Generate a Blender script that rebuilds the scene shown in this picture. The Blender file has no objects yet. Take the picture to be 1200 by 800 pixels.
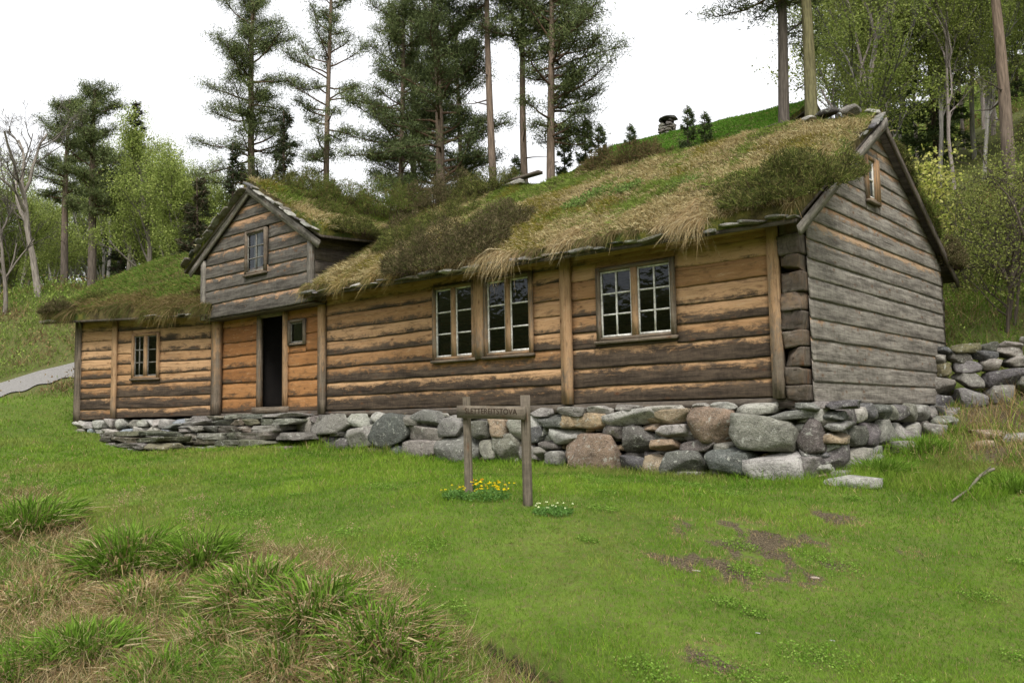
import bpy, math, random
import numpy as np
from mathutils import Vector
# ------------------------------------------------------------------ scene, camera, sky, sun, exposure
scn = bpy.context.scene
COL = scn.collection
F_PX = 1017.23                                   # focal length in pixels of a 1200 px wide picture
CAM = np.array([4.842, -11.028, -0.245])
RX = np.array([-1172., -111., -F_PX]); RX /= -np.linalg.norm(RX)     # world X seen by the camera
RY = np.array([890., -75., -F_PX]); RY /= np.linalg.norm(RY)
RZ = np.cross(RX, RY); RZ /= np.linalg.norm(RZ)
RY = np.cross(RZ, RX)
ROT = np.array([RX, RY, RZ])                     # world = ROT @ camera-space
from mathutils import Matrix
cd = bpy.data.cameras.new('camera'); cam = bpy.data.objects.new('camera', cd); COL.objects.link(cam)
cd.sensor_width = 36; cd.lens = F_PX / 1200 * 36; cd.clip_start = .05; cd.clip_end = 3000
cam.matrix_world = Matrix.Translation(Vector(CAM.tolist())) @ Matrix(ROT.tolist()).to_4x4()
scn.camera = cam
SUN_EL, SUN_AZ = math.radians(52), math.radians(140)     # azimuth clockwise from +Y
w = bpy.data.worlds.new('World'); scn.world = w; w.use_nodes = True
nt = w.node_tree; nt.nodes.clear()
sky = nt.nodes.new('ShaderNodeTexSky'); sky.sky_type = 'NISHITA'; sky.sun_disc = False
sky.sun_elevation = SUN_EL; sky.sun_rotation = SUN_AZ; sky.air_density = 1.0; sky.dust_density = 6; sky.ozone_density = 1
hs = nt.nodes.new('ShaderNodeHueSaturation'); hs.inputs['Saturation'].default_value = .10
gm = nt.nodes.new('ShaderNodeMix'); gm.data_type = 'RGBA'; gm.inputs[0].default_value = .55
gm.inputs[7].default_value = (7.6, 7.7, 7.9, 1)
bg = nt.nodes.new('ShaderNodeBackground'); bg.inputs['Strength'].default_value = .122
ow = nt.nodes.new('ShaderNodeOutputWorld')
nt.links.new(sky.outputs[0], hs.inputs['Color']); nt.links.new(hs.outputs[0], gm.inputs[6])
nt.links.new(gm.outputs[2], bg.inputs['Color']); nt.links.new(bg.outputs[0], ow.inputs['Surface'])
sl = bpy.data.lights.new('sun', 'SUN'); sl.energy = 1.5; sl.angle = math.radians(14); sl.color = (1, .965, .91)
so = bpy.data.objects.new('sun', sl); COL.objects.link(so)
sd = Vector((math.sin(SUN_AZ)*math.cos(SUN_EL), math.cos(SUN_AZ)*math.cos(SUN_EL), math.sin(SUN_EL)))
so.rotation_euler = sd.to_track_quat('Z', 'Y').to_euler()
scn.view_settings.view_transform = 'Standard'; scn.view_settings.look = 'None'
scn.view_settings.exposure = 0.9; scn.view_settings.gamma = 1
scn.cycles.max_bounces = 6; scn.cycles.transparent_max_bounces = 12

# ------------------------------------------------------------------ pixel helpers (rays of the photo -> world points)
def ray(px, py):
    return ROT @ np.array([px-600., -(py-400.), -F_PX])
def at(px, py, depth):                           # point at a distance in front of the camera
    return CAM + ray(px, py) * depth / F_PX
def hit(px, py, p0, n):
    r = ray(px, py); n = np.asarray(n, float)
    return CAM + r * ((np.asarray(p0)-CAM) @ n) / (r @ n)
def onY(px, py, y): return hit(px, py, (0, y, 0), (0, 1, 0))

# ------------------------------------------------------------------ noise
def _h(ix, iy, iz, s):
    n = (ix.astype(np.int64)*374761393 + iy.astype(np.int64)*668265263 + iz.astype(np.int64)*2147483647 + s*1274126177) & 0xffffffff
    n = ((n ^ (n >> 13)) * 1274126177) & 0xffffffff
    n = ((n ^ (n >> 15)) * 2246822519) & 0xffffffff
    return ((n ^ (n >> 16)) & 0xffffff) / float(0xffffff)
def vnoise(x, y, z=0, s=0):
    x, y, z = np.broadcast_arrays(np.asarray(x, float), np.asarray(y, float), np.asarray(z, float))
    fx, fy, fz = np.floor(x), np.floor(y), np.floor(z)
    tx, ty, tz = x-fx, y-fy, z-fz
    tx, ty, tz = tx*tx*(3-2*tx), ty*ty*(3-2*ty), tz*tz*(3-2*tz)
    r = 0
    for a in (0, 1):
        for b in (0, 1):
            for c in (0, 1):
                r = r + _h(fx+a, fy+b, fz+c, s)*np.where(a, tx, 1-tx)*np.where(b, ty, 1-ty)*np.where(c, tz, 1-tz)
    return r
def fbm(x, y, z=0, s=0, o=4):
    r, a, t = 0, 1, 0
    for k in range(o):
        r = r + a*vnoise(np.asarray(x)*2**k, np.asarray(y)*2**k, np.asarray(z)*2**k, s+k*17); t += a; a *= .5
    return r/t
def smooth(a, b, x):
    t = np.clip((x-a)/(b-a), 0, 1); return t*t*(3-2*t)

# ------------------------------------------------------------------ geometry collector
class G:
    def __init__(s): s.v = []; s.f = []; s.c = []; s.t = []; s.n = 0; s.m = []
    def add(s, v, f, c=(1, 1, 1), t=None, m=0):
        v = np.asarray(v, float).reshape(-1, 3); k = len(v)
        c = np.asarray(c, float)
        if c.ndim == 1: c = np.tile(c[:3], (k, 1))
        if t is None: t = v
        s.v.append(v); s.c.append(c[:, :3]); s.t.append(np.asarray(t, float))
        if isinstance(f, np.ndarray): s.f.append(f + s.n); s.m.append(np.full(len(f), m))
        else:
            by = {}
            for q in f: by.setdefault(len(q), []).append(q)
            for q in by.values(): a = np.array(q); s.f.append(a + s.n); s.m.append(np.full(len(a), m))
        s.n += k; return s
    def build(s, name, mats, parent=None, smooth_=False, origin=None):
        v = np.concatenate(s.v); c = np.concatenate(s.c); t = np.concatenate(s.t)
        if origin is not None: v = v - np.asarray(origin)
        me = bpy.data.meshes.new(name)
        me.vertices.add(len(v)); me.vertices.foreach_set('co', v.astype(np.float32).ravel())
        lv = np.concatenate([a.ravel() for a in s.f]); tot = np.concatenate([np.full(len(a), a.shape[1]) for a in s.f])
        st = np.concatenate([[0], np.cumsum(tot)[:-1]])
        me.loops.add(len(lv)); me.loops.foreach_set('vertex_index', lv.astype(np.int32))
        me.polygons.add(len(tot)); me.polygons.foreach_set('loop_start', st.astype(np.int32)); me.polygons.foreach_set('loop_total', tot.astype(np.int32))
        if not isinstance(mats, (list, tuple)): mats = [mats]
        for m in mats: me.materials.append(m)
        if len(mats) > 1: me.polygons.foreach_set('material_index', np.concatenate(s.m).astype(np.int32))
        me.update(calc_edges=True)
        a = me.attributes.new('Col', 'FLOAT_COLOR', 'POINT'); a.data.foreach_set('color', np.concatenate([c, np.ones((len(c), 1))], 1).astype(np.float32).ravel())
        a = me.attributes.new('tx', 'FLOAT_VECTOR', 'POINT'); a.data.foreach_set('vector', t.astype(np.float32).ravel())
        if smooth_: me.polygons.foreach_set('use_smooth', np.ones(len(tot), bool))
        me.validate()
        o = bpy.data.objects.new(name, me); COL.objects.link(o)
        if parent is not None: o.parent = parent
        if origin is not None: o.location = Vector([float(q) for q in origin])
        return o
def tag(o, label=None, cat=None, group=None, kind=None):
    if label: o['label'] = label
    if cat: o['category'] = cat
    if group: o['group'] = group
    if kind: o['kind'] = kind
    return o
def empty(name, label, cat, loc=(0, 0, 0), group=None):
    o = bpy.data.objects.new(name, None); COL.objects.link(o); o.location = [float(q) for q in loc]
    o.empty_display_size = .2
    return tag(o, label, cat, group)
def copy_tree(o, parent=None):
    c = o.copy(); COL.objects.link(c)
    if parent is not None: c.parent = parent
    for ch in o.children: copy_tree(ch, c)
    return c
BOXF = np.array([[0,3,2,1],[4,5,6,7],[0,1,5,4],[1,2,6,5],[2,3,7,6],[3,0,4,7]])
def box(g, o, u, n, a0, a1, b0, b1, z0, z1, c=(.5, .5, .5), tilt=0, m=0, seed=0, wob=0.0, vert=False):
    """box in a wall frame: o origin, u along, n outward; a along, b out, z up"""
    rs = np.random.RandomState(seed); o = np.asarray(o, float); k = 1
    long_z = (z1-z0) > (a1-a0) or vert
    L = (z1-z0) if long_z else (a1-a0)
    k = max(2, int(L/.25)+1)
    s = np.linspace(0, 1, k); V = []; T = []
    off = rs.rand()*50
    w1 = (fbm(s*L*2+off, off, 0, 3, 2)-.5)*wob; w2 = (fbm(s*L*2+off, off+9, 0, 5, 2)-.5)*wob
    for i, q in enumerate(s):
        if long_z:
            z = z0+(z1-z0)*q
            for (aa, bb) in ((a0, b0), (a1, b0), (a1, b1), (a0, b1)):
                V.append(o+u*(aa+w1[i]+tilt*(z-z0))+n*(bb+w2[i]*.5)+np.array([0, 0, z])); T.append((z+off, aa-a0+bb, off))
        else:
            a = a0+(a1-a0)*q
            for (zz, bb) in ((z0, b0), (z1, b0), (z1, b1), (z0, b1)):
                V.append(o+u*a+n*(bb+w2[i]*.5)+np.array([0, 0, zz+w1[i]+tilt*(a-a0)])); T.append((a+off, zz-z0+bb, off))
    F = []
    for i in range(k-1):
        for j in range(4):
            F.append((i*4+j, i*4+(j+1) % 4, i*4+4+(j+1) % 4, i*4+4+j))
    F.append((0, 3, 2, 1)); e = (k-1)*4; F.append((e, e+1, e+2, e+3))
    g.add(V, F, c, T, m)
def tube(g, pts, rad, n=6, c=(.5, .5, .5), m=0, cap=True):
    pts = np.asarray(pts, float); k = len(pts); rad = np.broadcast_to(np.asarray(rad, float), (k,))
    d = np.gradient(pts, axis=0); d /= np.linalg.norm(d, axis=1)[:, None]+1e-9
    ref = np.array([0, 0, 1.]) if abs(d[0, 2]) < .9 else np.array([1., 0, 0])
    a = np.cross(d, ref); a /= np.linalg.norm(a, axis=1)[:, None]+1e-9; b = np.cross(d, a)
    th = np.arange(n)/n*2*np.pi
    V = pts[:, None]+rad[:, None, None]*(a[:, None]*np.cos(th)[None, :, None]+b[:, None]*np.sin(th)[None, :, None])
    ln = np.concatenate([[0], np.cumsum(np.linalg.norm(np.diff(pts, axis=0), axis=1))])
    T = np.zeros((k, n, 3)); T[..., 0] = ln[:, None]; T[..., 1] = (np.cos(th)*.1)[None]; T[..., 2] = (np.sin(th)*.1)[None]+pts[0, 0]
    i = np.arange(k-1)[:, None]*n; j = np.arange(n)[None]; j2 = (j+1) % n
    F = np.stack([i+j, i+j2, i+n+j2, i+n+j], -1).reshape(-1, 4)
    cc = np.asarray(c, float)
    if cc.ndim == 2: cc = np.repeat(cc, n, 0)
    g.add(V.reshape(-1, 3), F, cc, T.reshape(-1, 3), m)
    if cap:
        g.add(V[0], [tuple(range(n-1, -1, -1))], cc if cc.ndim == 1 else cc[:n], None, m)
        g.add(V[-1], [tuple(range(n))], cc if cc.ndim == 1 else cc[-n:], None, m)
def blades(g, pos, d, L, W, bend, col, rs, droop=None):
    """grass blades / needles: two bent segments each"""
    N = len(pos); L = np.broadcast_to(L, (N,)); W = np.broadcast_to(W, (N,)); bend = np.broadcast_to(bend, (N,))
    d = d/(np.linalg.norm(d, axis=1)[:, None]+1e-9)
    az = rs.rand(N)*2*np.pi; r = np.stack([np.cos(az), np.sin(az), np.zeros(N)], 1)
    side = np.cross(d, r); side /= np.linalg.norm(side, axis=1)[:, None]+1e-9
    bd = np.cross(side, d) if droop is None else droop
    mid = pos+d*(L*.55)[:, None]+bd*(bend*L*.22)[:, None]
    tip = pos+d*(L*.92)[:, None]+bd*(bend*L*.75)[:, None]
    V = np.stack([pos-side*(W*.5)[:, None], pos+side*(W*.5)[:, None], mid+side*(W*.42)[:, None], mid-side*(W*.42)[:, None], tip], 1).reshape(-1, 3)
    i = np.arange(N)*5
    c = np.repeat(np.broadcast_to(col, (N, 3)), 5, 0)
    g.add(V, np.stack([i, i+1, i+2, i+3], 1), c); g.f.append(np.stack([i+3, i+2, i+4], 1)+g.n-len(V)); g.m.append(np.zeros(N, int))
def leaves(g, pos, d, L, W, col, rs):
    N = len(pos); L = np.broadcast_to(L, (N,)); W = np.broadcast_to(W, (N,))
    d = d/(np.linalg.norm(d, axis=1)[:, None]+1e-9); r = rs.randn(N, 3)
    side = np.cross(d, r); side /= np.linalg.norm(side, axis=1)[:, None]+1e-9
    m = pos+d*(L*.5)[:, None]
    V = np.stack([pos, m+side*(W*.5)[:, None], pos+d*L[:, None], m-side*(W*.5)[:, None]], 1).reshape(-1, 3)
    i = np.arange(N)*4
    g.add(V, np.stack([i, i+1, i+2, i+3], 1), np.repeat(np.broadcast_to(col, (N, 3)), 4, 0))
def tri_needles(g, pos, d, L, W, col, rs):
    N = len(pos); L = np.broadcast_to(L, (N,)); W = np.broadcast_to(W, (N,))
    d = d/(np.linalg.norm(d, axis=1)[:, None]+1e-9); r = rs.randn(N, 3)
    side = np.cross(d, r); side /= np.linalg.norm(side, axis=1)[:, None]+1e-9
    V = np.stack([pos-side*(W*.5)[:, None], pos+side*(W*.5)[:, None], pos+d*L[:, None]], 1).reshape(-1, 3)
    i = np.arange(N)*3
    g.add(V, np.stack([i, i+1, i+2], 1), np.repeat(np.broadcast_to(col, (N, 3)), 3, 0))

# ------------------------------------------------------------------ materials
def newmat(name):
    m = bpy.data.materials.new(name); m.use_nodes = True; t = m.node_tree; t.nodes.clear()
    o = t.nodes.new('ShaderNodeOutputMaterial'); b = t.nodes.new('ShaderNodeBsdfPrincipled'); t.links.new(b.outputs[0], o.inputs[0])
    return m, t, b
class N:
    def __init__(s, t): s.t = t
    def lk(s, a, b):
        if isinstance(a, bpy.types.NodeSocket): s.t.links.new(a, b)
        else:
            try: b.default_value = a
            except Exception: b.default_value = tuple(a)+(1,)
    def attr(s, n, out='Color'):
        q = s.t.nodes.new('ShaderNodeAttribute'); q.attribute_name = n; return q.outputs[out]
    def sep(s, v):
        q = s.t.nodes.new('ShaderNodeSeparateXYZ'); s.lk(v, q.inputs[0]); return q.outputs
    def comb(s, x, y, z):
        q = s.t.nodes.new('ShaderNodeCombineXYZ'); [s.lk(a, q.inputs[i]) for i, a in enumerate((x, y, z))]; return q.outputs[0]
    def m(s, op, a, b=0., c=0., clamp=False):
        q = s.t.nodes.new('ShaderNodeMath'); q.operation = op; q.use_clamp = clamp
        s.lk(a, q.inputs[0]); s.lk(b, q.inputs[1]); s.lk(c, q.inputs[2]); return q.outputs[0]
    def noise(s, v, sc=1., det=4., rough=.55, dist=0., out='Fac'):
        q = s.t.nodes.new('ShaderNodeTexNoise'); s.lk(v, q.inputs['Vector']); q.inputs['Scale'].default_value = sc
        q.inputs['Detail'].default_value = det; q.inputs['Roughness'].default_value = rough; q.inputs['Distortion'].default_value = dist
        return q.outputs[out]
    def vor(s, v, sc, feat='F1', rnd=1.):
        q = s.t.nodes.new('ShaderNodeTexVoronoi'); q.feature = feat; s.lk(v, q.inputs['Vector']); q.inputs['Scale'].default_value = sc
        q.inputs['Randomness'].default_value = rnd; return q.outputs['Distance']
    def mp(s, v, sc):
        q = s.t.nodes.new('ShaderNodeMapping'); s.lk(v, q.inputs[0]); q.inputs['Scale'].default_value = sc; return q.outputs[0]
    def ss(s, a, lo, hi):
        q = s.t.nodes.new('ShaderNodeMapRange'); q.interpolation_type = 'SMOOTHSTEP'; s.lk(a, q.inputs[0])
        q.inputs[1].default_value = lo; q.inputs[2].default_value = hi; return q.outputs[0]
    def mix(s, f, a, b, mode='MIX'):
        q = s.t.nodes.new('ShaderNodeMix'); q.data_type = 'RGBA'; q.blend_type = mode; s.lk(f, q.inputs[0]); s.lk(a, q.inputs[6]); s.lk(b, q.inputs[7])
        return q.outputs[2]
    def bump(s, h, st, dist=.01, nrm=None):
        q = s.t.nodes.new('ShaderNodeBump'); q.inputs['Strength'].default_value = st; q.inputs['Distance'].default_value = dist
        s.lk(h, q.inputs['Height'])
        if nrm is not None: s.lk(nrm, q.inputs['Normal'])
        return q.outputs[0]
    def coord(s): return s.t.nodes.new('ShaderNodeTexCoord').outputs['Object']

def wood(name, fresh, fresh2, dark, grey, streak=.35, soft=.23):
    """weathered plank: tx = (along, across, board); Col = (height on board 0..1, random, weathering)"""
    m, t, b = newmat(name); n = N(t)
    tx = n.attr('tx', 'Vector'); cs = n.sep(n.attr('Col', 'Vector')); v, rnd, B = cs[0], cs[1], cs[2]
    s = n.sep(tx)
    grain = n.noise(n.mp(tx, (1.2, 38, 7)), 1.0, 5, .62, .6)
    fine = n.noise(n.mp(tx, (5, 190, 7)), 1.0, 3, .6)
    patch = n.noise(n.mp(tx, (3.2, 9, 3)), 1.0, 9, .76, .5)
    big = n.noise(n.mp(tx, (.55, 2.0, 3)), 1.0, 3, .5)
    drip = n.noise(n.mp(tx, (22, 7, 3)), 1.0, 6, .75)
    q = n.m('SUBTRACT', n.m('MULTIPLY', B, 1.45), v)
    q = n.m('ADD', q, n.m('MULTIPLY', n.m('SUBTRACT', patch, .5), 1.9))
    q = n.m('ADD', q, n.m('MULTIPLY', n.m('SUBTRACT', big, .5), .7))
    q = n.m('ADD', q, n.m('MULTIPLY', n.m('SUBTRACT', drip, .5), streak))
    q = n.m('ADD', q, n.m('MULTIPLY', n.m('SUBTRACT', grain, .5), .5))
    wm = n.ss(q, .18-soft, .18+soft)
    fc = n.mix(n.ss(n.m('ADD', n.m('MULTIPLY', grain, .65), n.m('MULTIPLY', rnd, .5)), .3, .8), fresh, fresh2)
    fc = n.mix(n.ss(grain, .55, .75), fc, n.mix(.55, fc, (.09, .045, .02, 1)))
    st = n.noise(n.mp(tx, (3.5, 16, 9)), 1.0, 6, .75, .5)
    fc = n.mix(n.m('MULTIPLY', n.ss(st, .5, .66), .6), fc, (.10, .062, .035, 1))
    fc = n.mix(n.m('MULTIPLY', n.ss(st, .44, .34), .35), fc, (.50, .38, .24, 1))
    st2 = n.noise(n.mp(tx, (1.1, 14, 5)), 1.0, 7, .7, .3)
    dk = n.mix(n.ss(n.m('ADD', n.m('ADD', n.m('MULTIPLY', drip, .2), n.m('MULTIPLY', st2, .55)), n.m('MULTIPLY', patch, .35)), .43, .68), dark, grey)
    dk = n.mix(n.m('MULTIPLY', rnd, .35), dk, n.mix(.6, dk, dark))
    dk = n.mix(n.ss(fine, .5, .72), dk, n.mix(.6, dk, (.02, .017, .015, 1)))
    c = n.mix(wm, fc, dk)
    kn = n.vor(n.mp(tx, (3.1, 6.5, 1)), 1.0)                 # knots
    c = n.mix(n.m('MULTIPLY', n.ss(kn, .11, .05), .75), c, (.07, .032, .016, 1))
    ring = n.ss(kn, .24, .1)
    c = n.mix(n.m('MULTIPLY', ring, .3), c, (.14, .065, .03, 1))
    crack = n.noise(n.mp(tx, (.8, 60, 13)), 1.0, 2, .5)
    ck = n.ss(crack, .67, .71)
    c = n.mix(n.m('MULTIPLY', ck, .7), c, (.02, .013, .01, 1))
    nail = n.vor(n.mp(tx, (1.2, 7, 2)), 1.0)
    c = n.mix(n.ss(nail, .035, .02), c, (.02, .015, .012, 1))
    t.links.new(c, b.inputs['Base Color']); b.inputs['Roughness'].default_value = .88; b.inputs['Specular IOR Level'].default_value = .12
    h = n.m('SUBTRACT', n.m('ADD', n.m('MULTIPLY', grain, .7), n.m('MULTIPLY', fine, .3)), n.m('MULTIPLY', ck, .5))
    t.links.new(n.bump(h, .8, .012), b.inputs['Normal'])
    return m
M = {}
M['front'] = wood('front_board_wood', (.27, .145, .065, 1), (.44, .27, .145, 1), (.028, .021, .016, 1), (.115, .083, .058, 1))
M['porch'] = wood('porch_board_wood', (.22, .095, .034, 1), (.33, .16, .062, 1), (.030, .021, .015, 1), (.12, .08, .05, 1))
M['grey'] = wood('grey_board_wood', (.25, .15, .085, 1), (.35, .235, .145, 1), (.095, .083, .071, 1), (.31, .28, .24, 1), .3, .16)
M['dormer'] = wood('dormer_board_wood', (.25, .14, .07, 1), (.36, .22, .13, 1), (.048, .042, .036, 1), (.17, .152, .13, 1), .3, .16)
M['post'] = wood('post_wood', (.27, .155, .078, 1), (.42, .27, .155, 1), (.085, .068, .052, 1), (.24, .19, .14, 1), .3, .25)
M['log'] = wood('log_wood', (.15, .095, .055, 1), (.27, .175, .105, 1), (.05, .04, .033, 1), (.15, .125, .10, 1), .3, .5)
M['old'] = wood('sign_wood', (.20, .155, .10, 1), (.27, .21, .14, 1), (.10, .083, .062, 1), (.23, .19, .145, 1), .3, .5)

def stone_mat():
    m, t, b = newmat('stone'); n = N(t); tx = n.coord(); cl = n.attr('Col')
    n1 = n.noise(tx, 5, 6, .65); n2 = n.noise(tx, 34, 4, .7); n3 = n.noise(tx, 1.7, 3, .5)
    band = n.noise(n.mp(n.attr('tx', 'Vector'), (2.5, 3, 13)), 1, 5, .65, 2.2)
    c = n.mix(n.ss(n1, .3, .62), n.mix(.45, cl, (.03, .027, .025, 1)), cl)
    c = n.mix(n.m('MULTIPLY', n.ss(band, .52, .70), .38), c, n.mix(.6, cl, (.42, .40, .36, 1)))
    c = n.mix(n.m('MULTIPLY', n.ss(n2, .6, .72), .5), c, (.04, .038, .035, 1))
    n4 = n.noise(tx, 75, 3, .7); c = n.mix(n.m('MULTIPLY', n.ss(n4, .50, .68), .4), c, (.03, .028, .025, 1)); c = n.mix(n.m('MULTIPLY', n.ss(n4, .47, .33), .3), c, (.5, .48, .43, 1))
    ve = n.noise(n.mp(tx, (1, 1, 2)), 2.2, 6, .7, 1.5); c = n.mix(n.m('MULTIPLY', n.ss(n.m('ABSOLUTE', n.m('SUBTRACT', ve, .5)), .012, .004), .75), c, (.03, .026, .022, 1))
    li = n.ss(n.noise(tx, 11, 5, .7), .58, .64)
    c = n.mix(n.m('MULTIPLY', li, .6), c, (.38, .38, .33, 1))
    mo = n.m('MULTIPLY', n.ss(n.noise(tx, 3.3, 5, .7), .60, .72), .4)
    c = n.mix(mo, c, (.085, .09, .03, 1))
    t.links.new(c, b.inputs['Base Color']); b.inputs['Roughness'].default_value = .88; b.inputs['Specular IOR Level'].default_value = .2
    h = n.m('ADD', n.m('MULTIPLY', n1, .8), n.m('MULTIPLY', n2, .25))
    t.links.new(n.bump(h, 1, .05), b.inputs['Normal']); return m
M['stone'] = stone_mat()
def plain(name, c, rough=.8, c2=None, sc=6., bump=.3, spec=.3):
    m, t, b = newmat(name); n = N(t); tx = n.coord()
    q = n.noise(tx, sc, 5, .65)
    t.links.new(n.mix(n.ss(q, .35, .65), tuple(c)+(1,), tuple(c2 or [x*.6 for x in c])+(1,)), b.inputs['Base Color'])
    b.inputs['Roughness'].default_value = rough; b.inputs['Specular IOR Level'].default_value = spec
    t.links.new(n.bump(q, bump, .02), b.inputs['Normal']); return m
M['white'] = plain('weathered_white_paint', (.70, .68, .63), .6, (.42, .40, .36), 18, .2)
M['oldsash'] = plain('bare_grey_sash_wood', (.20, .185, .16), .8, (.11, .10, .085), 18, .3)
M['dark'] = plain('painted_shade', (.008, .006, .005), .95)  # near-black colour puts the shade of interior and stone gaps into the surface
M['bark_slab'] = plain('bark_and_slate', (.20, .19, .17), .85, (.07, .06, .05), 7, .8)
M['gravel'] = plain('path_gravel', (.24, .23, .215), .95, (.155, .145, .135), 22, .6)
M['ink'] = plain('carved_letters', (.05, .03, .018), .9)
M['curtain'] = plain('curtain_cloth', (.5, .5, .48), .9, (.35, .35, .33), 5)
def glass():
    m, t, b = newmat('old_window_glass'); n = N(t)
    t.nodes.remove(b); o = [q for q in t.nodes if q.type == 'OUTPUT_MATERIAL'][0]
    tr = t.nodes.new('ShaderNodeBsdfTransparent'); tr.inputs[0].default_value = (.72, .76, .74, 1)
    gl = t.nodes.new('ShaderNodeBsdfGlossy'); gl.inputs['Roughness'].default_value = .03; gl.inputs[0].default_value = (.85, .9, .95, 1)
    fr = t.nodes.new('ShaderNodeFresnel'); fr.inputs[0].default_value = 1.5
    nb = n.bump(n.noise(n.coord(), 7, 2, .5), .18, .02); t.links.new(nb, gl.inputs['Normal']); t.links.new(nb, fr.inputs['Normal'])
    mx = t.nodes.new('ShaderNodeMixShader'); t.links.new(n.m('MULTIPLY', fr.outputs[0], .9, clamp=True), mx.inputs[0])
    t.links.new(tr.outputs[0], mx.inputs[1]); t.links.new(gl.outputs[0], mx.inputs[2]); t.links.new(mx.outputs[0], o.inputs[0]); return m
M['glass'] = glass()
def leafmat(name, trans=.35, rough=.6, spec=.25):
    """colour per blade / leaf from its vertex colour, light passing through"""
    m, t, b = newmat(name); n = N(t); cl = n.attr('Col')
    t.links.new(cl, b.inputs['Base Color']); b.inputs['Roughness'].default_value = rough; b.inputs['Specular IOR Level'].default_value = spec
    o = [q for q in t.nodes if q.type == 'OUTPUT_MATERIAL'][0]
    if trans:
        tl = t.nodes.new('ShaderNodeBsdfTranslucent'); t.links.new(cl, tl.inputs[0])
        mx = t.nodes.new('ShaderNodeMixShader'); mx.inputs[0].default_value = trans
        t.links.new(b.outputs[0], mx.inputs[1]); t.links.new(tl.outputs[0], mx.inputs[2]); t.links.new(mx.outputs[0], o.inputs[0])
    return m
M['grass'] = leafmat('grass_blades', .3, .75, .06); M['leaf'] = leafmat('tree_leaves', .5, .6, .12); M['needle'] = leafmat('conifer_needles', .15, .7, .1)
def barkmat():
    m, t, b = newmat('bark'); n = N(t); cl = n.attr('Col'); tx = n.attr('tx', 'Vector')
    p = n.noise(n.mp(tx, (2.5, 30, 30)), 1, 5, .65); 
    t.links.new(n.mix(n.ss(p, .35, .65), n.mix(.55, cl, (.02, .016, .012, 1)), cl), b.inputs['Base Color'])
    b.inputs['Roughness'].default_value = .9; b.inputs['Specular IOR Level'].default_value = .15
    t.links.new(n.bump(p, .8, .04), b.inputs['Normal']); return m
M['bark'] = barkmat()
def groundmat():
    m, t, b = newmat('lawn_and_soil'); n = N(t); co = n.coord(); cs = n.sep(n.attr('Col', 'Vector'))
    a = n.noise(co, 1.1, 6, .65); f = n.noise(co, 14, 6, .7); ff = n.noise(co, 60, 4, .7)
    g = n.mix(n.ss(a, .35, .65), (.075, .135, .015, 1), (.13, .195, .028, 1))
    g = n.mix(n.ss(f, .4, .7), g, (.13, .13, .045, 1))
    w = n.mix(n.ss(f, .35, .65), (.12, .10, .045, 1), (.085, .12, .028, 1))
    d = n.mix(n.ss(ff, .35, .7), (.035, .027, .016, 1), (.19, .15, .095, 1))
    c = n.mix(cs[1], g, w)
    k = n.m('ADD', cs[0], n.m('MULTIPLY', n.m('SUBTRACT', f, .5), .9))
    c = n.mix(n.ss(k, .30, .62), c, d)
    c = n.mix(n.ss(n.m('ADD', cs[2], n.m('MULTIPLY', n.m('SUBTRACT', f, .5), .5)), .2, .5), c, n.mix(n.ss(ff, .35, .7), (.012, .009, .006, 1), (.06, .042, .028, 1)))
    t.links.new(c, b.inputs['Base Color']); b.inputs['Roughness'].default_value = .95; b.inputs['Specular IOR Level'].default_value = .1
    t.links.new(n.bump(n.m('ADD', f, n.m('MULTIPLY', ff, .4)), .9, .05), b.inputs['Normal']); return m
M['ground'] = groundmat()
def sodmat():
    m, t, b = newmat('roof_turf_soil'); n = N(t); co = n.coord(); f = n.noise(co, 6, 6, .7); a = n.noise(co, .9, 4, .6)
    c = n.mix(n.ss(f, .35, .65), (.05, .038, .02, 1), (.13, .105, .045, 1))
    c = n.mix(n.ss(a, .45, .62), c, n.mix(n.ss(f, .4, .6), (.05, .07, .018, 1), (.15, .14, .03, 1)))
    t.links.new(c, b.inputs['Base Color']); b.inputs['Roughness'].default_value = .95; b.inputs['Specular IOR Level'].default_value = .1
    t.links.new(n.bump(f, 1, .08), b.inputs['Normal']); return m
M['sod'] = sodmat()

# ------------------------------------------------------------------ terrain
TH = math.radians(19)
WD = np.array([-math.cos(TH), -math.sin(TH), 0]); WN = np.array([math.sin(TH), -math.cos(TH), 0])   # wing: along, outward
W0 = np.array([-14.2, 0, 0])
def wp(s, out, z): return W0+WD*s+WN*out+np.array([0, 0, z])
ctrl = []
for p in [(-13.4,-.6,-.84),(-10.5,-.5,-.72),(-8.5,-.4,-.84),(-6.1,-.4,-.96),(-4.5,-.4,-1.0),(-2.8,-.4,-1.03),(-1.6,-.4,-1.09),(0,-.4,-1.1),(.8,0,-1.06),
          (.75,1.2,-1.0),(.75,2.6,-.80),(.75,5.2,-.42),(.75,6.8,-.15),(4.84,-11.03,-1.85),(6,-14,-2.0),(-2,-12,-2.0),(-12,-14,-2.1),(12,-10,-1.8),
          (-5,3,-.9),(-12,3,-.5),(-5,7,-.1),(-12,7,.4),(-18,5,.3),(-5,11,2.2),(-12,12,3.0),(-9,17,5.6),(-4,17,6.2),(3,14,4.2),(-12,26,9.0),(-20,16,4.0),
          (-26,14,4.3),(-25,28,9.0),(-40,30,11),(-12,45,15),(-30,60,20),(5,30,14),(15,25,13),(15,12,4.5),(20,0,.3),(20,40,22),(0,60,27),(14,-3,-.9),(-35,-15,-1.2),(-45,5,3.5),(-60,20,9)]:
    ctrl.append(p)
for p in [wp(4.4,.35,-.40), wp(3.4,.35,-.45), wp(1.6,.5,-.75), wp(4.6,-3,-.1), wp(4.8,-6,.5)]: ctrl.append(tuple(p))
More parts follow.
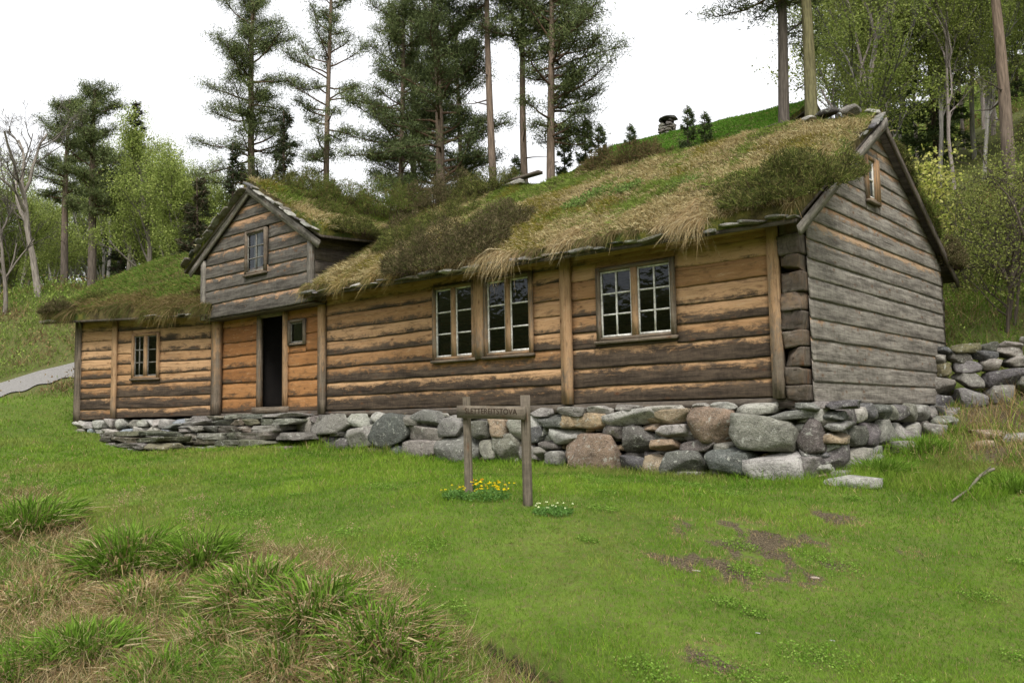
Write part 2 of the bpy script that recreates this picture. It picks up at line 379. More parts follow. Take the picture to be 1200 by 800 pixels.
for px, py, dp in [(0,800,5.2),(600,800,5.2),(1200,800,5.3),(0,690,7.3),(0,600,11),(0,540,17),(0,500,21.5),(0,480,23),(0,468,24.3),(0,452,27),(88,443,27),(88,430,29.5),(45,395,31),(45,340,36),
                   (110,335,38),(-300,500,24),(1200,640,8.2),(1200,560,11),(1200,505,13.6),(1200,462,15.2),(1115,452,16),(1160,380,17.2),(1200,330,19.5),(300,620,8.6),(620,600,8.6),(620,680,6.9),(330,700,6.6)]:
    ctrl.append(tuple(at(px, py, dp)))
ctrl = np.array(ctrl)
MOUNDS = []
pl = [at(-260, 506, 21.5), at(-60, 478, 23.6), at(0, 466.5, 24.6), at(45, 454, 26), at(88, 443, 27.3), at(140, 430, 29)]
pu = [at(-260, 488, 24), at(-60, 461, 26.2), at(0, 453, 27.2), at(45, 442, 28.6), at(88, 431.5, 29.8), at(140, 420, 31.5)]
def _tps(r2): return .5*r2*np.log(r2+1e-9)
_n = len(ctrl); _A = np.zeros((_n+3, _n+3)); _d2 = ((ctrl[:, None, :2]-ctrl[None, :, :2])**2).sum(-1)
_A[:_n, :_n] = _tps(_d2)+np.eye(_n)*.35; _A[:_n, _n] = 1; _A[:_n, _n+1:] = ctrl[:, :2]; _A[_n, :_n] = 1; _A[_n+1:, :_n] = ctrl[:, :2].T
_w = np.linalg.solve(_A, np.concatenate([ctrl[:, 2], [0, 0, 0]]))
def hgt(x, y, detail=True):
    x, y = np.atleast_1d(np.asarray(x, float)), np.atleast_1d(np.asarray(y, float)); sh = x.shape; x, y = x.ravel(), y.ravel()
    dx, dy = x+5, y-10; r = np.hypot(dx, dy); k = np.minimum(1, 62/np.maximum(r, 1e-6)); xx, yy = -5+dx*k, 10+dy*k
    out = np.zeros(len(x))
    for i in range(0, len(x), 20000):
        a, b = xx[i:i+20000], yy[i:i+20000]
        d2 = (a[:, None]-ctrl[None, :, 0])**2+(b[:, None]-ctrl[None, :, 1])**2
        out[i:i+20000] = _tps(d2) @ _w[:_n]+_w[_n]+_w[_n+1]*a+_w[_n+2]*b
    for (mx, my, mr, mh) in MOUNDS: out += mh*np.exp(-((x-mx)**2+(y-my)**2)/(mr*mr))
    if detail:
        dist = np.hypot(x-CAM[0], y-CAM[1])
        pd = np.min([seg_d(x, y, (pl[k]+pu[k])[:2]/2, (pl[k+1]+pu[k+1])[:2]/2) for k in range(5)], axis=0); pk = smooth(1.3, 3., pd)
        out += pk*(fbm(x*1.3, y*1.3, 0, 5, 4)-.5)*.09+pk*(fbm(x*.25, y*.25, 0, 8, 3)-.5)*.5*smooth(8, 30, np.abs(y+0)+np.maximum(0, -x-22))
        out -= ditch(x, y)*.34
    out = out+24*smooth(-26, -75, y)  # unseen ridge behind the camera, added so the panes reflect dark ground
    return out.reshape(sh)
def seg_d(x, y, a, b):
    a, b = np.asarray(a), np.asarray(b); d = b-a; t = np.clip(((x-a[0])*d[0]+(y-a[1])*d[1])/(d@d), 0, 1)
    return np.hypot(x-a[0]-d[0]*t, y-a[1]-d[1]*t)
_da, _db, _dc = [np.array(at(*q))[:2] for q in ((485, 722, 6.4), (600, 768, 5.6), (690, 806, 5.0))]
def ditch(x, y):
    d = np.minimum(seg_d(x, y, _da, _db), seg_d(x, y, _db, _dc))+(fbm(x*5, y*5, 0, 21, 3)-.5)*.12
    return smooth(.20, .05, d)
def ground_hit(px, py):                          # where a ray of the photo meets the terrain
    r = ray(px, py)/F_PX; t = 3.
    for _ in range(4000):
        p = CAM+r*t
        if p[2] < hgt(p[0], p[1])[0]: break
        t += .05 if t < 20 else .2
        if t > 90: break
    return p
_mm = []
for px, py, mr, mh in [(150,665,.5,.16),(235,670,.4,.12),(300,705,.45,.16),(370,730,.42,.18),(440,755,.38,.12),(30,625,.7,.15),(95,775,.4,.08),(200,740,.3,-.06),(500,780,.3,.08)]:
    q = ground_hit(px, py); _mm.append((q[0], q[1], mr, mh))
MOUNDS.extend(_mm)
dirt_spots = []
for px, py, rx in [(830,622,.4),(865,632,.45),(905,640,.4),(935,655,.4),(880,650,.3),(960,628,.35),(820,655,.35),(925,672,.3),(845,672,.35),(785,650,.25),(975,606,.3),(1050,648,.25),
                   (940,628,.25),(880,628,.3),(1110,612,.2),(800,668,.3),(900,625,.3),(1160,520,.6),(1130,500,.6),(1180,495,.7),(1150,470,.8),(900,650,.6),(870,625,.5),(835,772,.22),(1160,540,.5)]:
    q = ground_hit(px, py); dirt_spots.append((q[0], q[1], rx))
soil_zones = [tuple(ground_hit(px, py)[:2])+(r,) for px, py, r in ((1150, 492, 1.0), (1190, 470, 1.1), (1125, 505, .6), (1175, 530, .5))]
def dirt(x, y):
    d = np.zeros_like(x)
    for a, b, r in dirt_spots: d = np.maximum(d, np.exp(-((x-a)**2+(y-b)**2)/(r*r*1.3)))
    d = d*(smooth(.42, .60, fbm(x*4.2, y*6.0, 0, 31, 5))*.75+.28*fbm(x*13, y*13, 0, 33, 2))
    for (a, b, r) in soil_zones: d = np.maximum(d, np.exp(-((x-a)**2+(y-b)**2)/(r*r))*(.15+.95*fbm(x*2.5, y*2.5, 0, 37, 4)))
    return np.maximum(d, ditch(x, y)*.95)
def wing_frame(x, y): dx, dy = x-W0[0], y-W0[1]; return dx*WD[0]+dy*WD[1], dx*WN[0]+dy*WN[1]
def bank(x, y):                                  # rough ground in front, left of a curved edge
    e = [at(*q)[:2] for q in ((-150, 560, 14), (60, 575, 12.2), (110, 640, 8.8), (330, 655, 7.6), (470, 712, 6.5), (600, 790, 5.4), (660, 860, 4.6))]
    xx = (x-CAM[0])*RX[0]*0
    a = np.arctan2(x-CAM[0], y-CAM[1]); r = np.hypot(x-CAM[0], y-CAM[1])
    ea = np.array([math.atan2(p[0]-CAM[0], p[1]-CAM[1]) for p in e]); er = np.array([math.hypot(p[0]-CAM[0], p[1]-CAM[1]) for p in e])
    lim = np.interp(a, ea, er, left=er[0]+1, right=0.1)
    return smooth(.5, -.3, r-lim+(fbm(x*1.5, y*1.5, 0, 41, 3)-.5)*1.0)
def wild(x, y):
    s, o = wing_frame(x, y)
    back = smooth(6.6, 8.2, y+(fbm(x*.6, y*.6, 0, 12, 3)-.5)*2.5)
    left = smooth(27.6, 28.8, np.hypot(x-CAM[0], y-CAM[1])+(x+25)*-.12) * (x < -14)
    right = smooth(1.3, 3.2, y-0-(x-1)*-.30+(fbm(x*.8, y*.8, 0, 14, 3)-.5)*2) * (x > .9)
    return np.clip(np.maximum.reduce([back, left, right*.8, bank(x, y)]), 0, 1)

na, nr = 900, 300
ang = np.linspace(0, 2*np.pi, na, endpoint=False); rad = .4*np.power(1.0242, np.arange(nr))
A_, R_ = np.meshgrid(ang, rad); gx, gy = CAM[0]+np.cos(A_)*R_, CAM[1]+np.sin(A_)*R_
gz = hgt(gx, gy)
i = np.arange(nr-1)[:, None]*na; j = np.arange(na)[None]; j2 = (j+1) % na
Fg = np.stack([i+j, i+j2, i+na+j2, i+na+j], -1).reshape(-1, 4)
g = G(); dd = dirt(gx.ravel(), gy.ravel()); ww = wild(gx.ravel(), gy.ravel())
g.add(np.stack([gx.ravel(), gy.ravel(), gz.ravel()], 1), Fg, np.stack([dd, ww, ditch(gx.ravel(), gy.ravel())], 1))
g.add(np.concatenate([[[CAM[0], CAM[1], float(hgt(CAM[0], CAM[1])[0])]], np.stack([gx[0], gy[0], gz[0]], 1)]), [(0, k+1, (k+1) % na+1) for k in range(na)], (0, 1, 0))
tag(g.build('ground', M['ground'], smooth_=True), kind='structure')

# gravel path at the left
g = G(); V = []; K = 60
for q in np.linspace(0, 5, K):
    a = np.array([np.interp(q, range(6), [p[k] for p in pl]) for k in (0, 1)]); b = np.array([np.interp(q, range(6), [p[k] for p in pu]) for k in (0, 1)])
    a = a+(b-a)*.06*math.sin(q*9)
    for h in np.linspace(0, 1, 9): c = a+(b-a)*h; V.append((c[0], c[1], 0))
V = np.array(V); V[:, 2] = hgt(V[:, 0], V[:, 1])+.035
i = np.arange(K-1)[:, None]*9; j = np.arange(8)[None]
g.add(V, np.stack([i+j, i+j+1, i+j+10, i+j+9], -1).reshape(-1, 4)); tag(g.build('path', M['gravel'], smooth_=True), kind='structure')
PATH = V.reshape(K, 9, 3)
def on_path(x, y):
    r = np.zeros(len(x), bool)
    for k in range(0, K, 2):
        c = PATH[k, 4]; r |= np.hypot(x-c[0], y-c[1]) < .5*np.linalg.norm(PATH[k, 0, :2]-PATH[k, 8, :2])
    return r

# ------------------------------------------------------------------ stones
def sphere_grid(k=6):
    V = []; F = []; idx = {}
    def vid(p):
        key = tuple(np.round(p, 5))
        if key not in idx: idx[key] = len(V); V.append(p)
        return idx[key]
    for ax in range(3):
        for sg in (-1, 1):
            for a in range(k):
                for b in range(k):
                    q = []
                    for (da, db) in ((0, 0), (1, 0), (1, 1), (0, 1)):
                        p = [0, 0, 0]; p[ax] = sg; p[(ax+1) % 3] = -1+2*(a+da)/k; p[(ax+2) % 3] = -1+2*(b+db)/k; q.append(vid(np.array(p, float)))
                    F.append(tuple(q if sg > 0 else q[::-1]))
    return np.array(V), np.array(F)
SV, SF = sphere_grid(8)
def rock(g, c, u, n, w, d, h, col, seed, boxy=.55, cuts=7, rot=0.):
    """faceted rock: centre c, half sizes w (along u), d (along n), h (up)"""
    rs = np.random.RandomState(seed); S = SV/np.linalg.norm(SV, axis=1)[:, None]
    P = S*(1-boxy)+SV*boxy*.9
    hx = rs.uniform(.80, 1., (2, 2, 2, 3))         # skewed corners: no stone is a true block
    t = (P+1)/2; t = np.clip(t, 0, 1); wgt = 0
    for a in (0, 1):
        for b in (0, 1):
            for c_ in (0, 1): wgt = wgt+((t[:, 0] if a else 1-t[:, 0])*(t[:, 1] if b else 1-t[:, 1])*(t[:, 2] if c_ else 1-t[:, 2]))[:, None]*hx[a, b, c_]
    P = P*wgt
    for _ in range(cuts+4):
        q = rs.randn(3); q /= np.linalg.norm(q); o = rs.uniform(.50, .88)*(1+.25*boxy); s = P@q; P = P-np.outer(np.maximum(0, s-o), q)
    P = P*(1+.16*(fbm(P[:, 0]*1.7+seed, P[:, 1]*1.7, P[:, 2]*1.7, 3, 3)-.5)[:, None]+.07*(fbm(P[:, 0]*6+seed, P[:, 1]*6, P[:, 2]*6, 7, 2)-.5)[:, None])
    P = P/np.abs(P).max(0)
    cr, sr = math.cos(rot), math.sin(rot); x, z = P[:, 0]*w, P[:, 2]*h
    x, z = x*cr-z*sr, x*sr+z*cr
    V = np.asarray(c)+x[:, None]*u+(P[:, 1]*d)[:, None]*n+z[:, None]*np.array([0, 0, 1.])
    g.add(V, SF, col, np.stack([x+seed, P[:, 1]*d, z+rs.rand()*9], 1))
GREY, DARK, LIGHT, TAN, BRN = (.22, .205, .18), (.10, .094, .087), (.39, .37, .33), (.35, .26, .165), (.23, .155, .105)
def scol(c, rs): return np.clip(np.array(c)*rs.uniform(.82, 1.15)+rs.uniform(-.012, .012, 3), .02, .6)

# ------------------------------------------------------------------ the farmhouse
UX = np.array([1., 0, 0]); NF = np.array([0, -1., 0]); UY = np.array([0, 1., 0]); NG = np.array([1., 0, 0])
house = empty('turf_roofed_farmhouse', 'long farmhouse of weathered brown and grey planks with a grassy turf roof', 'house', (-7, 0, 0))
house.location = (0, 0, 0)
def board(g, o, u, n, ab, z0, z1, B, seed, out0=.038, out1=.015, slope=0., lap=.03, wk=.6):
    """one lapped board; ab(z) -> ends along u"""
    rs = np.random.RandomState(seed); off = rs.rand()*60; a, b = ab((z0+z1)/2); L = b-a
    if L < .05: return
    k = max(2, int(L/.11)+1); t = np.linspace(0, 1, k); h = z1-z0
    uu = a+(b-a)*t
    wob = ((fbm(uu*.9+off, off, 0, 7, 3)-.5)*.075+(fbm(uu*6+off, off, 0, 9, 2)-.5)*.014)*wk
    warp = (fbm(uu*.7+off, off+3, 0, 11, 2)-.5)*.012
    rows = [(1.0+lap/h, out1-.014, 0), (1.0+lap/h, out1, 0), (.72, out1+(out0-out1)*.3, 0), (.4, out1+(out0-out1)*.62, 0), (.1, out0-.002, 1), (0, out0-.006, 1), (0, out0-.03, 1)]
    V = []; T = []; C = []; r2 = rs.rand()
    for (v, ou, wb) in rows:
        z = z0+h*v; a_, b_ = ab(z); q = a_+(b_-a_)*t
        zz = z+wob*(1 if v < .2 else 0)+slope*(q)
        V.append(np.asarray(o)+q[:, None]*u+(ou+warp)[:, None]*n+zz[:, None]*np.array([0, 0, 1.]))
        T.append(np.stack([q+off, np.full(k, v*h+ou), np.full(k, off)], 1)); C.append(np.tile([v, r2, B], (k, 1)))
    nr_ = len(rows); i = np.arange(nr_-1)[:, None]*k; j = np.arange(k-1)[None]
    F = [tuple(x) for x in np.stack([i+j, i+j+1, i+k+j+1, i+k+j], -1).reshape(-1, 4)]
    F += [tuple(r*k for r in range(nr_)), tuple(r*k+k-1 for r in range(nr_-1, -1, -1))]
    V = np.concatenate(V)
    g.add(V, F, np.concatenate(C), np.concatenate(T))
def cladding(g, o, u, n, a0, a1, zs, holes, Bf, seed, **kw):
    for i in range(len(zs)-1):
        z0, z1 = zs[i], zs[i+1]; segs = [(a0, a1)]
        for (ha, hb, hz0, hz1) in holes:
            if min(z1, hz1)-max(z0, hz0) > .02:
                if z0 < hz0-.02: board(g, o, u, n, lambda z, p=ha, q=hb: (p, q), z0, hz0, Bf(z0, seed+i), seed+i*13+71, **dict(kw, lap=0.))
                if z1 > hz1+.02: board(g, o, u, n, lambda z, p=ha, q=hb: (p, q), hz1, z1, Bf(z0, seed+i), seed+i*13+73, **kw)
                segs = [s for q in segs for s in ((q[0], min(q[1], ha)), (max(q[0], hb), q[1])) if s[1]-s[0] > .03]
        for k, (p, q) in enumerate(segs):
            board(g, o, u, n, lambda z, p=p, q=q: (p, q), z0, z1, Bf((z0+z1)/2, seed+i*7+k), seed+i*13+k*101+1, **kw)
def wthr(lo, hi, zc, w_):                          # weathering that grows towards the ground
    def f(z, s): return float(np.clip(lo+(hi-lo)*smooth(zc+w_, zc-w_, z)+(np.random.RandomState(s).rand()-.5)*.22, 0, 1))
    return f
def rows_(z0, z1, k, seed, jit=.16):
    rs = np.random.RandomState(seed); d = 1+rs.uniform(-jit, jit, k); return np.concatenate([[z0], z0+np.cumsum(d)/d.sum()*(z1-z0)])
O0 = np.zeros(3)
WINS = {'pair_left': (-6.62, -5.55, .83, 2.2), 'pair_right': (-5.34, -4.25, .83, 2.2), 'right': (-2.95, -1.56, .92, 2.08)}
holes = [(-6.62, -4.25, .83, 2.2), (-2.95, -1.56, .92, 2.08)]
holes2 = [(a+.0, b-.0, c, d) for a, b, c, d in holes]
g = G()
cladding(g, O0, UX, NF, -9.82, -3.62, rows_(-.02, 2.40, 9, 4), holes2, wthr(.18, .72, 1.0, .9), 100)
o = g.build('front_wall', M['front'], house); o['label'] = 'brown plank wall darkening towards the ground, left of the middle post'
g = G()
cladding(g, O0, UX, NF, -3.46, -.10, rows_(-.02, 2.42, 9, 9), holes2, wthr(.10, .72, 1.15, .9), 300)
o = g.build('front_wall', M['front'], house); o['label'] = 'brown and charcoal plank wall around the rightmost front window'
# porch walls under the dormer
g = G()
cladding(g, O0-NF*.06, UX, NF, -13.98, -12.38, rows_(0, 2.35, 7, 14), [], wthr(.18, .5, .4, 1.2), 500)
o = g.build('porch_wall', M['porch'], house); o['label'] = 'orange brown sheltered planks left of the open doorway'
g = G()
cladding(g, O0-NF*.06, UX, NF, -11.30, -10.02, rows_(0, 2.35, 7, 17), [(-11.24, -10.62, 1.42, 1.98)], wthr(.12, .48, .3, 1.2), 560)
o = g.build('porch_wall', M['porch'], house); o['label'] = 'orange brown sheltered planks with tiny window, right of the doorway'
# wing
g = G(); WU = -WD                                   # along WU so that u x up points out
def wing_clad(g, s0, s1, zs, hl, Bf, seed): cladding(g, W0, WU, WN, -s1, -s0, zs, [(-b, -a, c, d) for a, b, c, d in hl], Bf, seed)
WW = (1.72, 2.60, .90, 2.06)
wing_clad(g, .12, 3.12, rows_(-.06, 2.42, 9, 21), [WW], wthr(.22, .72, .95, .8), 700)
wing_clad(g, 3.24, 4.36, rows_(-.08, 2.42, 10, 23), [], wthr(.2, .72, .95, .8), 800)
o = g.build('wing_wall', M['front'], house); o['label'] = 'brown plank wall of the lower left wing'
# wing left end, back walls (plain, hardly seen)
g = G()
cladding(g, wp(4.42, 0, 0), -WN, WD, -.05, 6.0, rows_(-.1, 2.4, 9, 25), [], wthr(.6, .9, 1, 1), 860)
o = g.build('end_wall', M['front'], house)
g = G()
cladding(g, np.array([0, 6.3, 0]), -UX, -NF, -.35, 13.2, rows_(-.1, 2.5, 9, 26), [], wthr(.6, .9, 1, 1), 880)
cladding(g, wp(0, -6.0, 0), WD, -WN, -1.2, 4.42, rows_(-.1, 2.45, 9, 27), [], wthr(.6, .9, 1, 1), 900)
o = g.build('back_wall', M['front'], house)
# gable wall on the right
GX = .35; RYc, RZc, SLP = 3.05, 4.30, .612
def gab(z):
    t = max(0.0, (RZc-.04-z))
    return (max(.10, RYc-t/.636), min(6.32, RYc+t/.545))
zs = [-.12, .17, .44, .73, 1.0, 1.27, 1.54, 1.80, 2.06, 2.33, 2.60, 2.86, 3.12, 3.38, 3.64, 3.90, 4.10, 4.25]
g = G(); GW = (2.45, 3.08, 3.0, 3.74)
for i in range(len(zs)-1):
    z0, z1 = zs[i], zs[i+1]; rs = np.random.RandomState(i+40)
    B = .90 if z0 < 1.9 else .74
    if z0 > 3.3: B = .58
    B += rs.uniform(-.1, .1)
    if min(z1, GW[3])-max(z0, GW[2]) > .02:
        if z0 < GW[2]-.02: board(g, (GX, 0, 0), UY, NG, lambda z: (GW[0], GW[1]), z0, GW[2], B, 1090+i, wk=.2, lap=0.)
        if z1 > GW[3]+.02: board(g, (GX, 0, 0), UY, NG, lambda z: (GW[0], GW[1]), GW[3], z1, B, 1090+i, wk=.2)
        board(g, (GX, 0, 0), UY, NG, lambda z: (gab(z)[0], GW[0]), z0, z1, B, 1000+i, out0=.036, wk=.22)
        board(g, (GX, 0, 0), UY, NG, lambda z: (GW[1], gab(z)[1]), z0, z1, B, 1050+i, out0=.036, wk=.22)
    else: board(g, (GX, 0, 0), UY, NG, gab, z0, z1, B, 1000+i, out0=.036, wk=.22)
o = g.build('gable_wall', M['grey'], house); o['label'] = 'silver grey lapped planks of the right gable with orange streaks near the top'
# posts
def post(x0, x1, z0, z1, b0, b1, B, seed, o_=O0, u=UX, n=NF, mat='post', tilt=0, label=None, name='wall_post'):
    g = G(); box(g, o_, u, n, x0, x1, b0, b1, z0, z1, (.35, .5, B), seed=seed, wob=.012, tilt=tilt); g.c[0] = g.c[0].copy(); g.c[0][:, 2] += .24*(1-2*np.clip((g.v[0][:, 2]-z0)/(z1-z0), 0, 1))
    p = g.build(name, M[mat], house)
    if label: p['label'] = label
    return p
post(-.11, .04, -.04, 2.36, .0, .115, .34, 1, mat='post', label='pale brown corner post between front and gable')
post(-3.64, -3.45, -.03, 2.42, .0, .105, .16, 2, label='light brown post between pair of windows and single window')
post(-10.04, -9.86, -.08, 2.36, -.02, .10, .36, 3, label='brown post right of the porch')
post(-14.22, -13.94, -.02, 2.30, -.02, .12, .38, 4, label='grey brown post between wing and porch')
post(-3.24, -3.10, -.06, 2.42, .0, .095, .10, 5, W0, WU, WN, label='narrow pale post on the left wing')
post(-4.50, -4.34, -.12, 2.45, -.1, .10, 1.0, 6, W0, WU, WN, label='dark grey corner post at the far left')
# head and sill boards along the front
g = G()
box(g, O0, UX, NF, -9.85, -3.64, .03, .055, 2.26, 2.42, (.7, .3, .15), seed=7)
box(g, O0, UX, NF, -3.45, -.12, .03, .055, 2.24, 2.44, (.7, .7, .10), seed=8)
g.build('eave_board', M['front'], house)
g = G(); box(g, O0, UX, NF, -9.9, .3, -.35, .03, -.16, -.03, (.3, .3, .9), seed=9); box(g, O0, UX, NF, -14.2, -9.9, -.3, 0, -.15, -.0, (.3, .3, .9), seed=10)
g.build('sill_beam', M['log'], house)
# log corner
g = G(); rs = np.random.RandomState(5); z = -.08
while z < 2.28:
    h = rs.uniform(.2, .27); z1 = min(z+h-.02, 2.45)
    rock(g, (.19+rs.uniform(-.012, .012), .26-rs.uniform(0, .05), (z+z1)/2), UX, NF, .152+rs.uniform(-.01, .005), .36, (z1-z)/2*1.14, (.35, rs.rand(), rs.uniform(.45, .8)), 7000+int(z*100), boxy=.96, cuts=-3, rot=rs.uniform(-.05, .05))
    z = z1+.02
o = g.build('log_corner', M['log'], house); o['label'] = 'stack of rough log ends at the near corner'
g = G(); z = -.05
while z < 2.6:                                       # rear log ends seen past the gable
    h = rs.uniform(.2, .27); box(g, (0, 0, 0), UX, NF, .05+rs.uniform(-.03, .03), .33, -6.5-rs.uniform(0, .12), -6.2, z, z+h-.02, (.4, rs.rand(), .7), seed=int(z*100)+50); z += h
o = g.build('log_corner', M['log'], house); o['label'] = 'rough log ends at the rear corner of the gable'
# floor
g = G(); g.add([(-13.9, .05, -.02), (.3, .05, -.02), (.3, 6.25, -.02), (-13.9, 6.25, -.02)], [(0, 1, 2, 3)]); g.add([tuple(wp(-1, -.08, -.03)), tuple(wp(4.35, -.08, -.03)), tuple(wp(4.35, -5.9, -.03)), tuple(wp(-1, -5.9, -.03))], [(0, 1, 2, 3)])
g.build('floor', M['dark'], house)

# windows
def window(o_, u, n, a0, a1, z0, z1, casements, rows, cols, B=.35, seed=1, label=None, sill=True, b0=-.02, b1=.075, mull=.10, fr=.07, curt=False, sash='white'):
    g = G(); c = (.35, .4, B)
    box(g, o_, u, n, a0, a0+fr, b0, b1, z0, z1, c, seed=seed); box(g, o_, u, n, a1-fr, a1, b0, b1, z0, z1, c, seed=seed+1)
    box(g, o_, u, n, a0+fr, a1-fr, b0, b1-.004, z1-fr*.9, z1, c, seed=seed+2, vert=False)
    box(g, o_, u, n, a0+fr, a1-fr, b0, b1-.004, z0, z0+fr*.7, c, seed=seed+3, vert=False)
    W_ = (a1-a0-2*fr-mull*(casements-1))/casements; cs = []
    for k in range(casements):
        s0 = a0+fr+k*(W_+mull); cs.append((s0, s0+W_))
        if k: box(g, o_, u, n, s0-mull, s0, b0, b1-.008, z0+fr*.7, z1-fr*.9, (.35, .5, .2), seed=seed+5+k, vert=True)
    w_ = g.build('window', M['post'], house)
    if label: w_['label'] = label
    zb, zt = z0+fr*.7, z1-fr*.9; e = .028; mt = .025; bf0, bf1 = .008, .042
    for k, (p, q) in enumerate(cs):
        cc = cols[k] if isinstance(cols, (list, tuple)) else cols
        g = G()
        box(g, o_, u, n, p+.004, p+e, bf0, bf1, zb, zt, vert=True); box(g, o_, u, n, q-e, q-.004, bf0, bf1, zb, zt, vert=True)
        box(g, o_, u, n, p+e, q-e, bf0, bf1-.002, zb+.002, zb+e*1.3); box(g, o_, u, n, p+e, q-e, bf0, bf1-.002, zt-e, zt-.002)
        for i in range(1, cc):
            x = p+e+(q-p-2*e)*i/cc; box(g, o_, u, n, x-mt/2, x+mt/2, bf0, bf1-.004, zb+e*1.3, zt-e, vert=True)
        for i in range(1, rows):
            z = zb+e+(zt-zb-2*e)*i/rows
            for m_ in range(cc):
                xa = p+e+(q-p-2*e)*m_/cc+(mt/2 if m_ else 0); xb = p+e+(q-p-2*e)*(m_+1)/cc-(mt/2 if m_ < cc-1 else 0)
                box(g, o_, u, n, xa, xb, bf0, bf1-.006, z-mt/2, z+mt/2)
        g.build('sash', M[sash], w_)
        g = G(); rs = np.random.RandomState(seed+k)
        for i in range(rows):
            for m_ in range(cc):
                xa = p+e+(q-p-2*e)*m_/cc; xb = p+e+(q-p-2*e)*(m_+1)/cc; za = zb+e+(zt-zb-2*e)*i/rows; zc = zb+e+(zt-zb-2*e)*(i+1)/rows
                t = rs.uniform(-.004, .004, 3)
                P = [np.asarray(o_)+u*xa+n*(.02+t[0])+np.array([0, 0, za]), np.asarray(o_)+u*xb+n*(.02+t[1])+np.array([0, 0, za]), np.asarray(o_)+u*xb+n*(.02+t[1]+t[2])+np.array([0, 0, zc]), np.asarray(o_)+u*xa+n*(.02+t[0]+t[2])+np.array([0, 0, zc])]
                g.add(P, [(0, 1, 2, 3)])
        g.build('pane', M['glass'], w_)
    if sill:
        g = G(); box(g, o_, u, n, a0-.03, a1+.03, .03, .10, z0-.05, z0-.002, (.3, .4, B+.2), seed=seed+9); g.build('sill', M['post'], w_)
    if curt:
        g = G(); L = 26; x = np.linspace(a0+.1, a0+(a1-a0)*.42, L)
        V = [np.asarray(o_)+u*q-n*(.12+.02*math.sin(i*1.3))+np.array([0, 0, zz]) for zz in (z0+.05, z1-.05) for i, q in enumerate(x)]
        g.add(V, [(i, i+1, L+i+1, L+i) for i in range(L-1)]); g.build('curtain', M['curtain'], w_, smooth_=True)
    return w_
window(O0, UX, NF, -6.62, -5.56, .83, 2.18, 2, 3, 1, .4, 11, 'tall narrow paned window, left of the pair')
window(O0, UX, NF, -5.34, -4.25, .83, 2.18, 2, 3, 1, .4, 31, 'tall narrow paned window, right of the pair')
post(-5.56, -5.34, .80, 2.24, -.0, .095, .25, 12, name='window_post')
window(O0, UX, NF, -2.95, -1.56, .92, 2.06, 2, 3, 2, .5, 51, 'twelve paned front window nearest the gable')
window(W0, WU, WN, -2.60, -1.72, .92, 2.04, 2, 3, [2, 1], .22, 71, 'small paned window with orange frame in the left wing', sash='oldsash')
window(O0-NF*.06, UX, NF, -11.24, -10.62, 1.42, 1.98, 1, 1, 1, .6, 91, 'tiny single pane window right of the doorway', sill=False, sash='oldsash')
# doorway
g = G()
box(g, O0, UX, NF, -12.42, -12.30, -.07, .03, .10, 2.3, (.35, .4, .5), seed=61, vert=True); box(g, O0, UX, NF, -11.40, -11.28, -.10, .035, .10, 2.3, (.35, .4, .25), seed=62, vert=True)
box(g, O0, UX, NF, -12.30, -11.40, -.07, .02, 2.12, 2.3, (.35, .4, .6), seed=63)
d_ = g.build('doorway', M['post'], house)
g = G(); box(g, O0, UX, NF, -12.50, -11.24, -.35, .09, -.03, .11, (.3, .4, .95), seed=64); g.build('threshold', M['post'], d_)
# interior walls added near the door, near-black colour standing in for its shade
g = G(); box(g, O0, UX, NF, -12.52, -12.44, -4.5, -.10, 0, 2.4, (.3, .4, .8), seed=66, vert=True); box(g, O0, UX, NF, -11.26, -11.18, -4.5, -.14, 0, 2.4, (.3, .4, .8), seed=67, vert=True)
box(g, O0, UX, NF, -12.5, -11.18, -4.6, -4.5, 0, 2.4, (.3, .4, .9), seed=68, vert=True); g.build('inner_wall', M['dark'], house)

# dormer over the porch: gable front, side walls, barge boards
DY = -.36; DX0, DX1, DC = -14.15, -9.82, -12.08
def dab(z):
    if z < 3.5: return (DX0, DX1)
    t = (4.93-z)/.66
    return (DC-max(0, t)*1.04, DC+max(0, t)*1.04)
g = G(); DWN = (-12.36, -11.42, 3.06, 4.04)
for i, (z0, z1) in enumerate(zip([2.22, 2.56, 2.87, 3.17, 3.47, 3.77, 4.07, 4.37, 4.64], [2.56, 2.87, 3.17, 3.47, 3.77, 4.07, 4.37, 4.64, 4.90])):
    B = .72 if z0 < 3.9 else .62
    if min(z1, DWN[3])-max(z0, DWN[2]) > .12:
        board(g, (0, DY, 0), UX, NF, lambda z: (dab(z)[0], DWN[0]), z0, z1, B, 1200+i); board(g, (0, DY, 0), UX, NF, lambda z: (DWN[1], dab(z)[1]), z0, z1, B, 1250+i)
    else: board(g, (0, DY, 0), UX, NF, dab, z0, z1, B, 1200+i)
dorm = g.build('dormer', M['dormer'], house); dorm['label'] = 'grey plank dormer overhanging the porch, with a pointed gable'
window((0, DY, 0), UX, NF, DWN[0]+.06, DWN[1]-.06, DWN[2], DWN[3], 1, 3, 2, .85, 120, 'small six paned window high in the dormer', sill=True, curt=True, sash='oldsash')
g = G()
box(g, (0, DY, 0), UX, NF, DX0-.03, DX0+.12, -.02, .08, 2.2, 3.62, (.3, .5, .95), seed=80); g.build('corner_board', M['grey'], dorm); g = G(); box(g, (0, DY, 0), UX, NF, DX1-.13, DX1+.02, -.02, .075, 2.25, 3.5, (.3, .5, .9), seed=81)
g.build('corner_board', M['grey'], dorm)
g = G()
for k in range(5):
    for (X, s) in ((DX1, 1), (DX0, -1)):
        z0 = 2.25+.28*k; box(g, (X, 0, 0), UY*s, NG*s, min(s*DY, s*2.4), max(s*DY, s*2.4), -.02, .012, z0, z0+.275, (.2, .5, 1.3), seed=300+k)  # weathering pushed past full: shade of the recess put into the wall colour
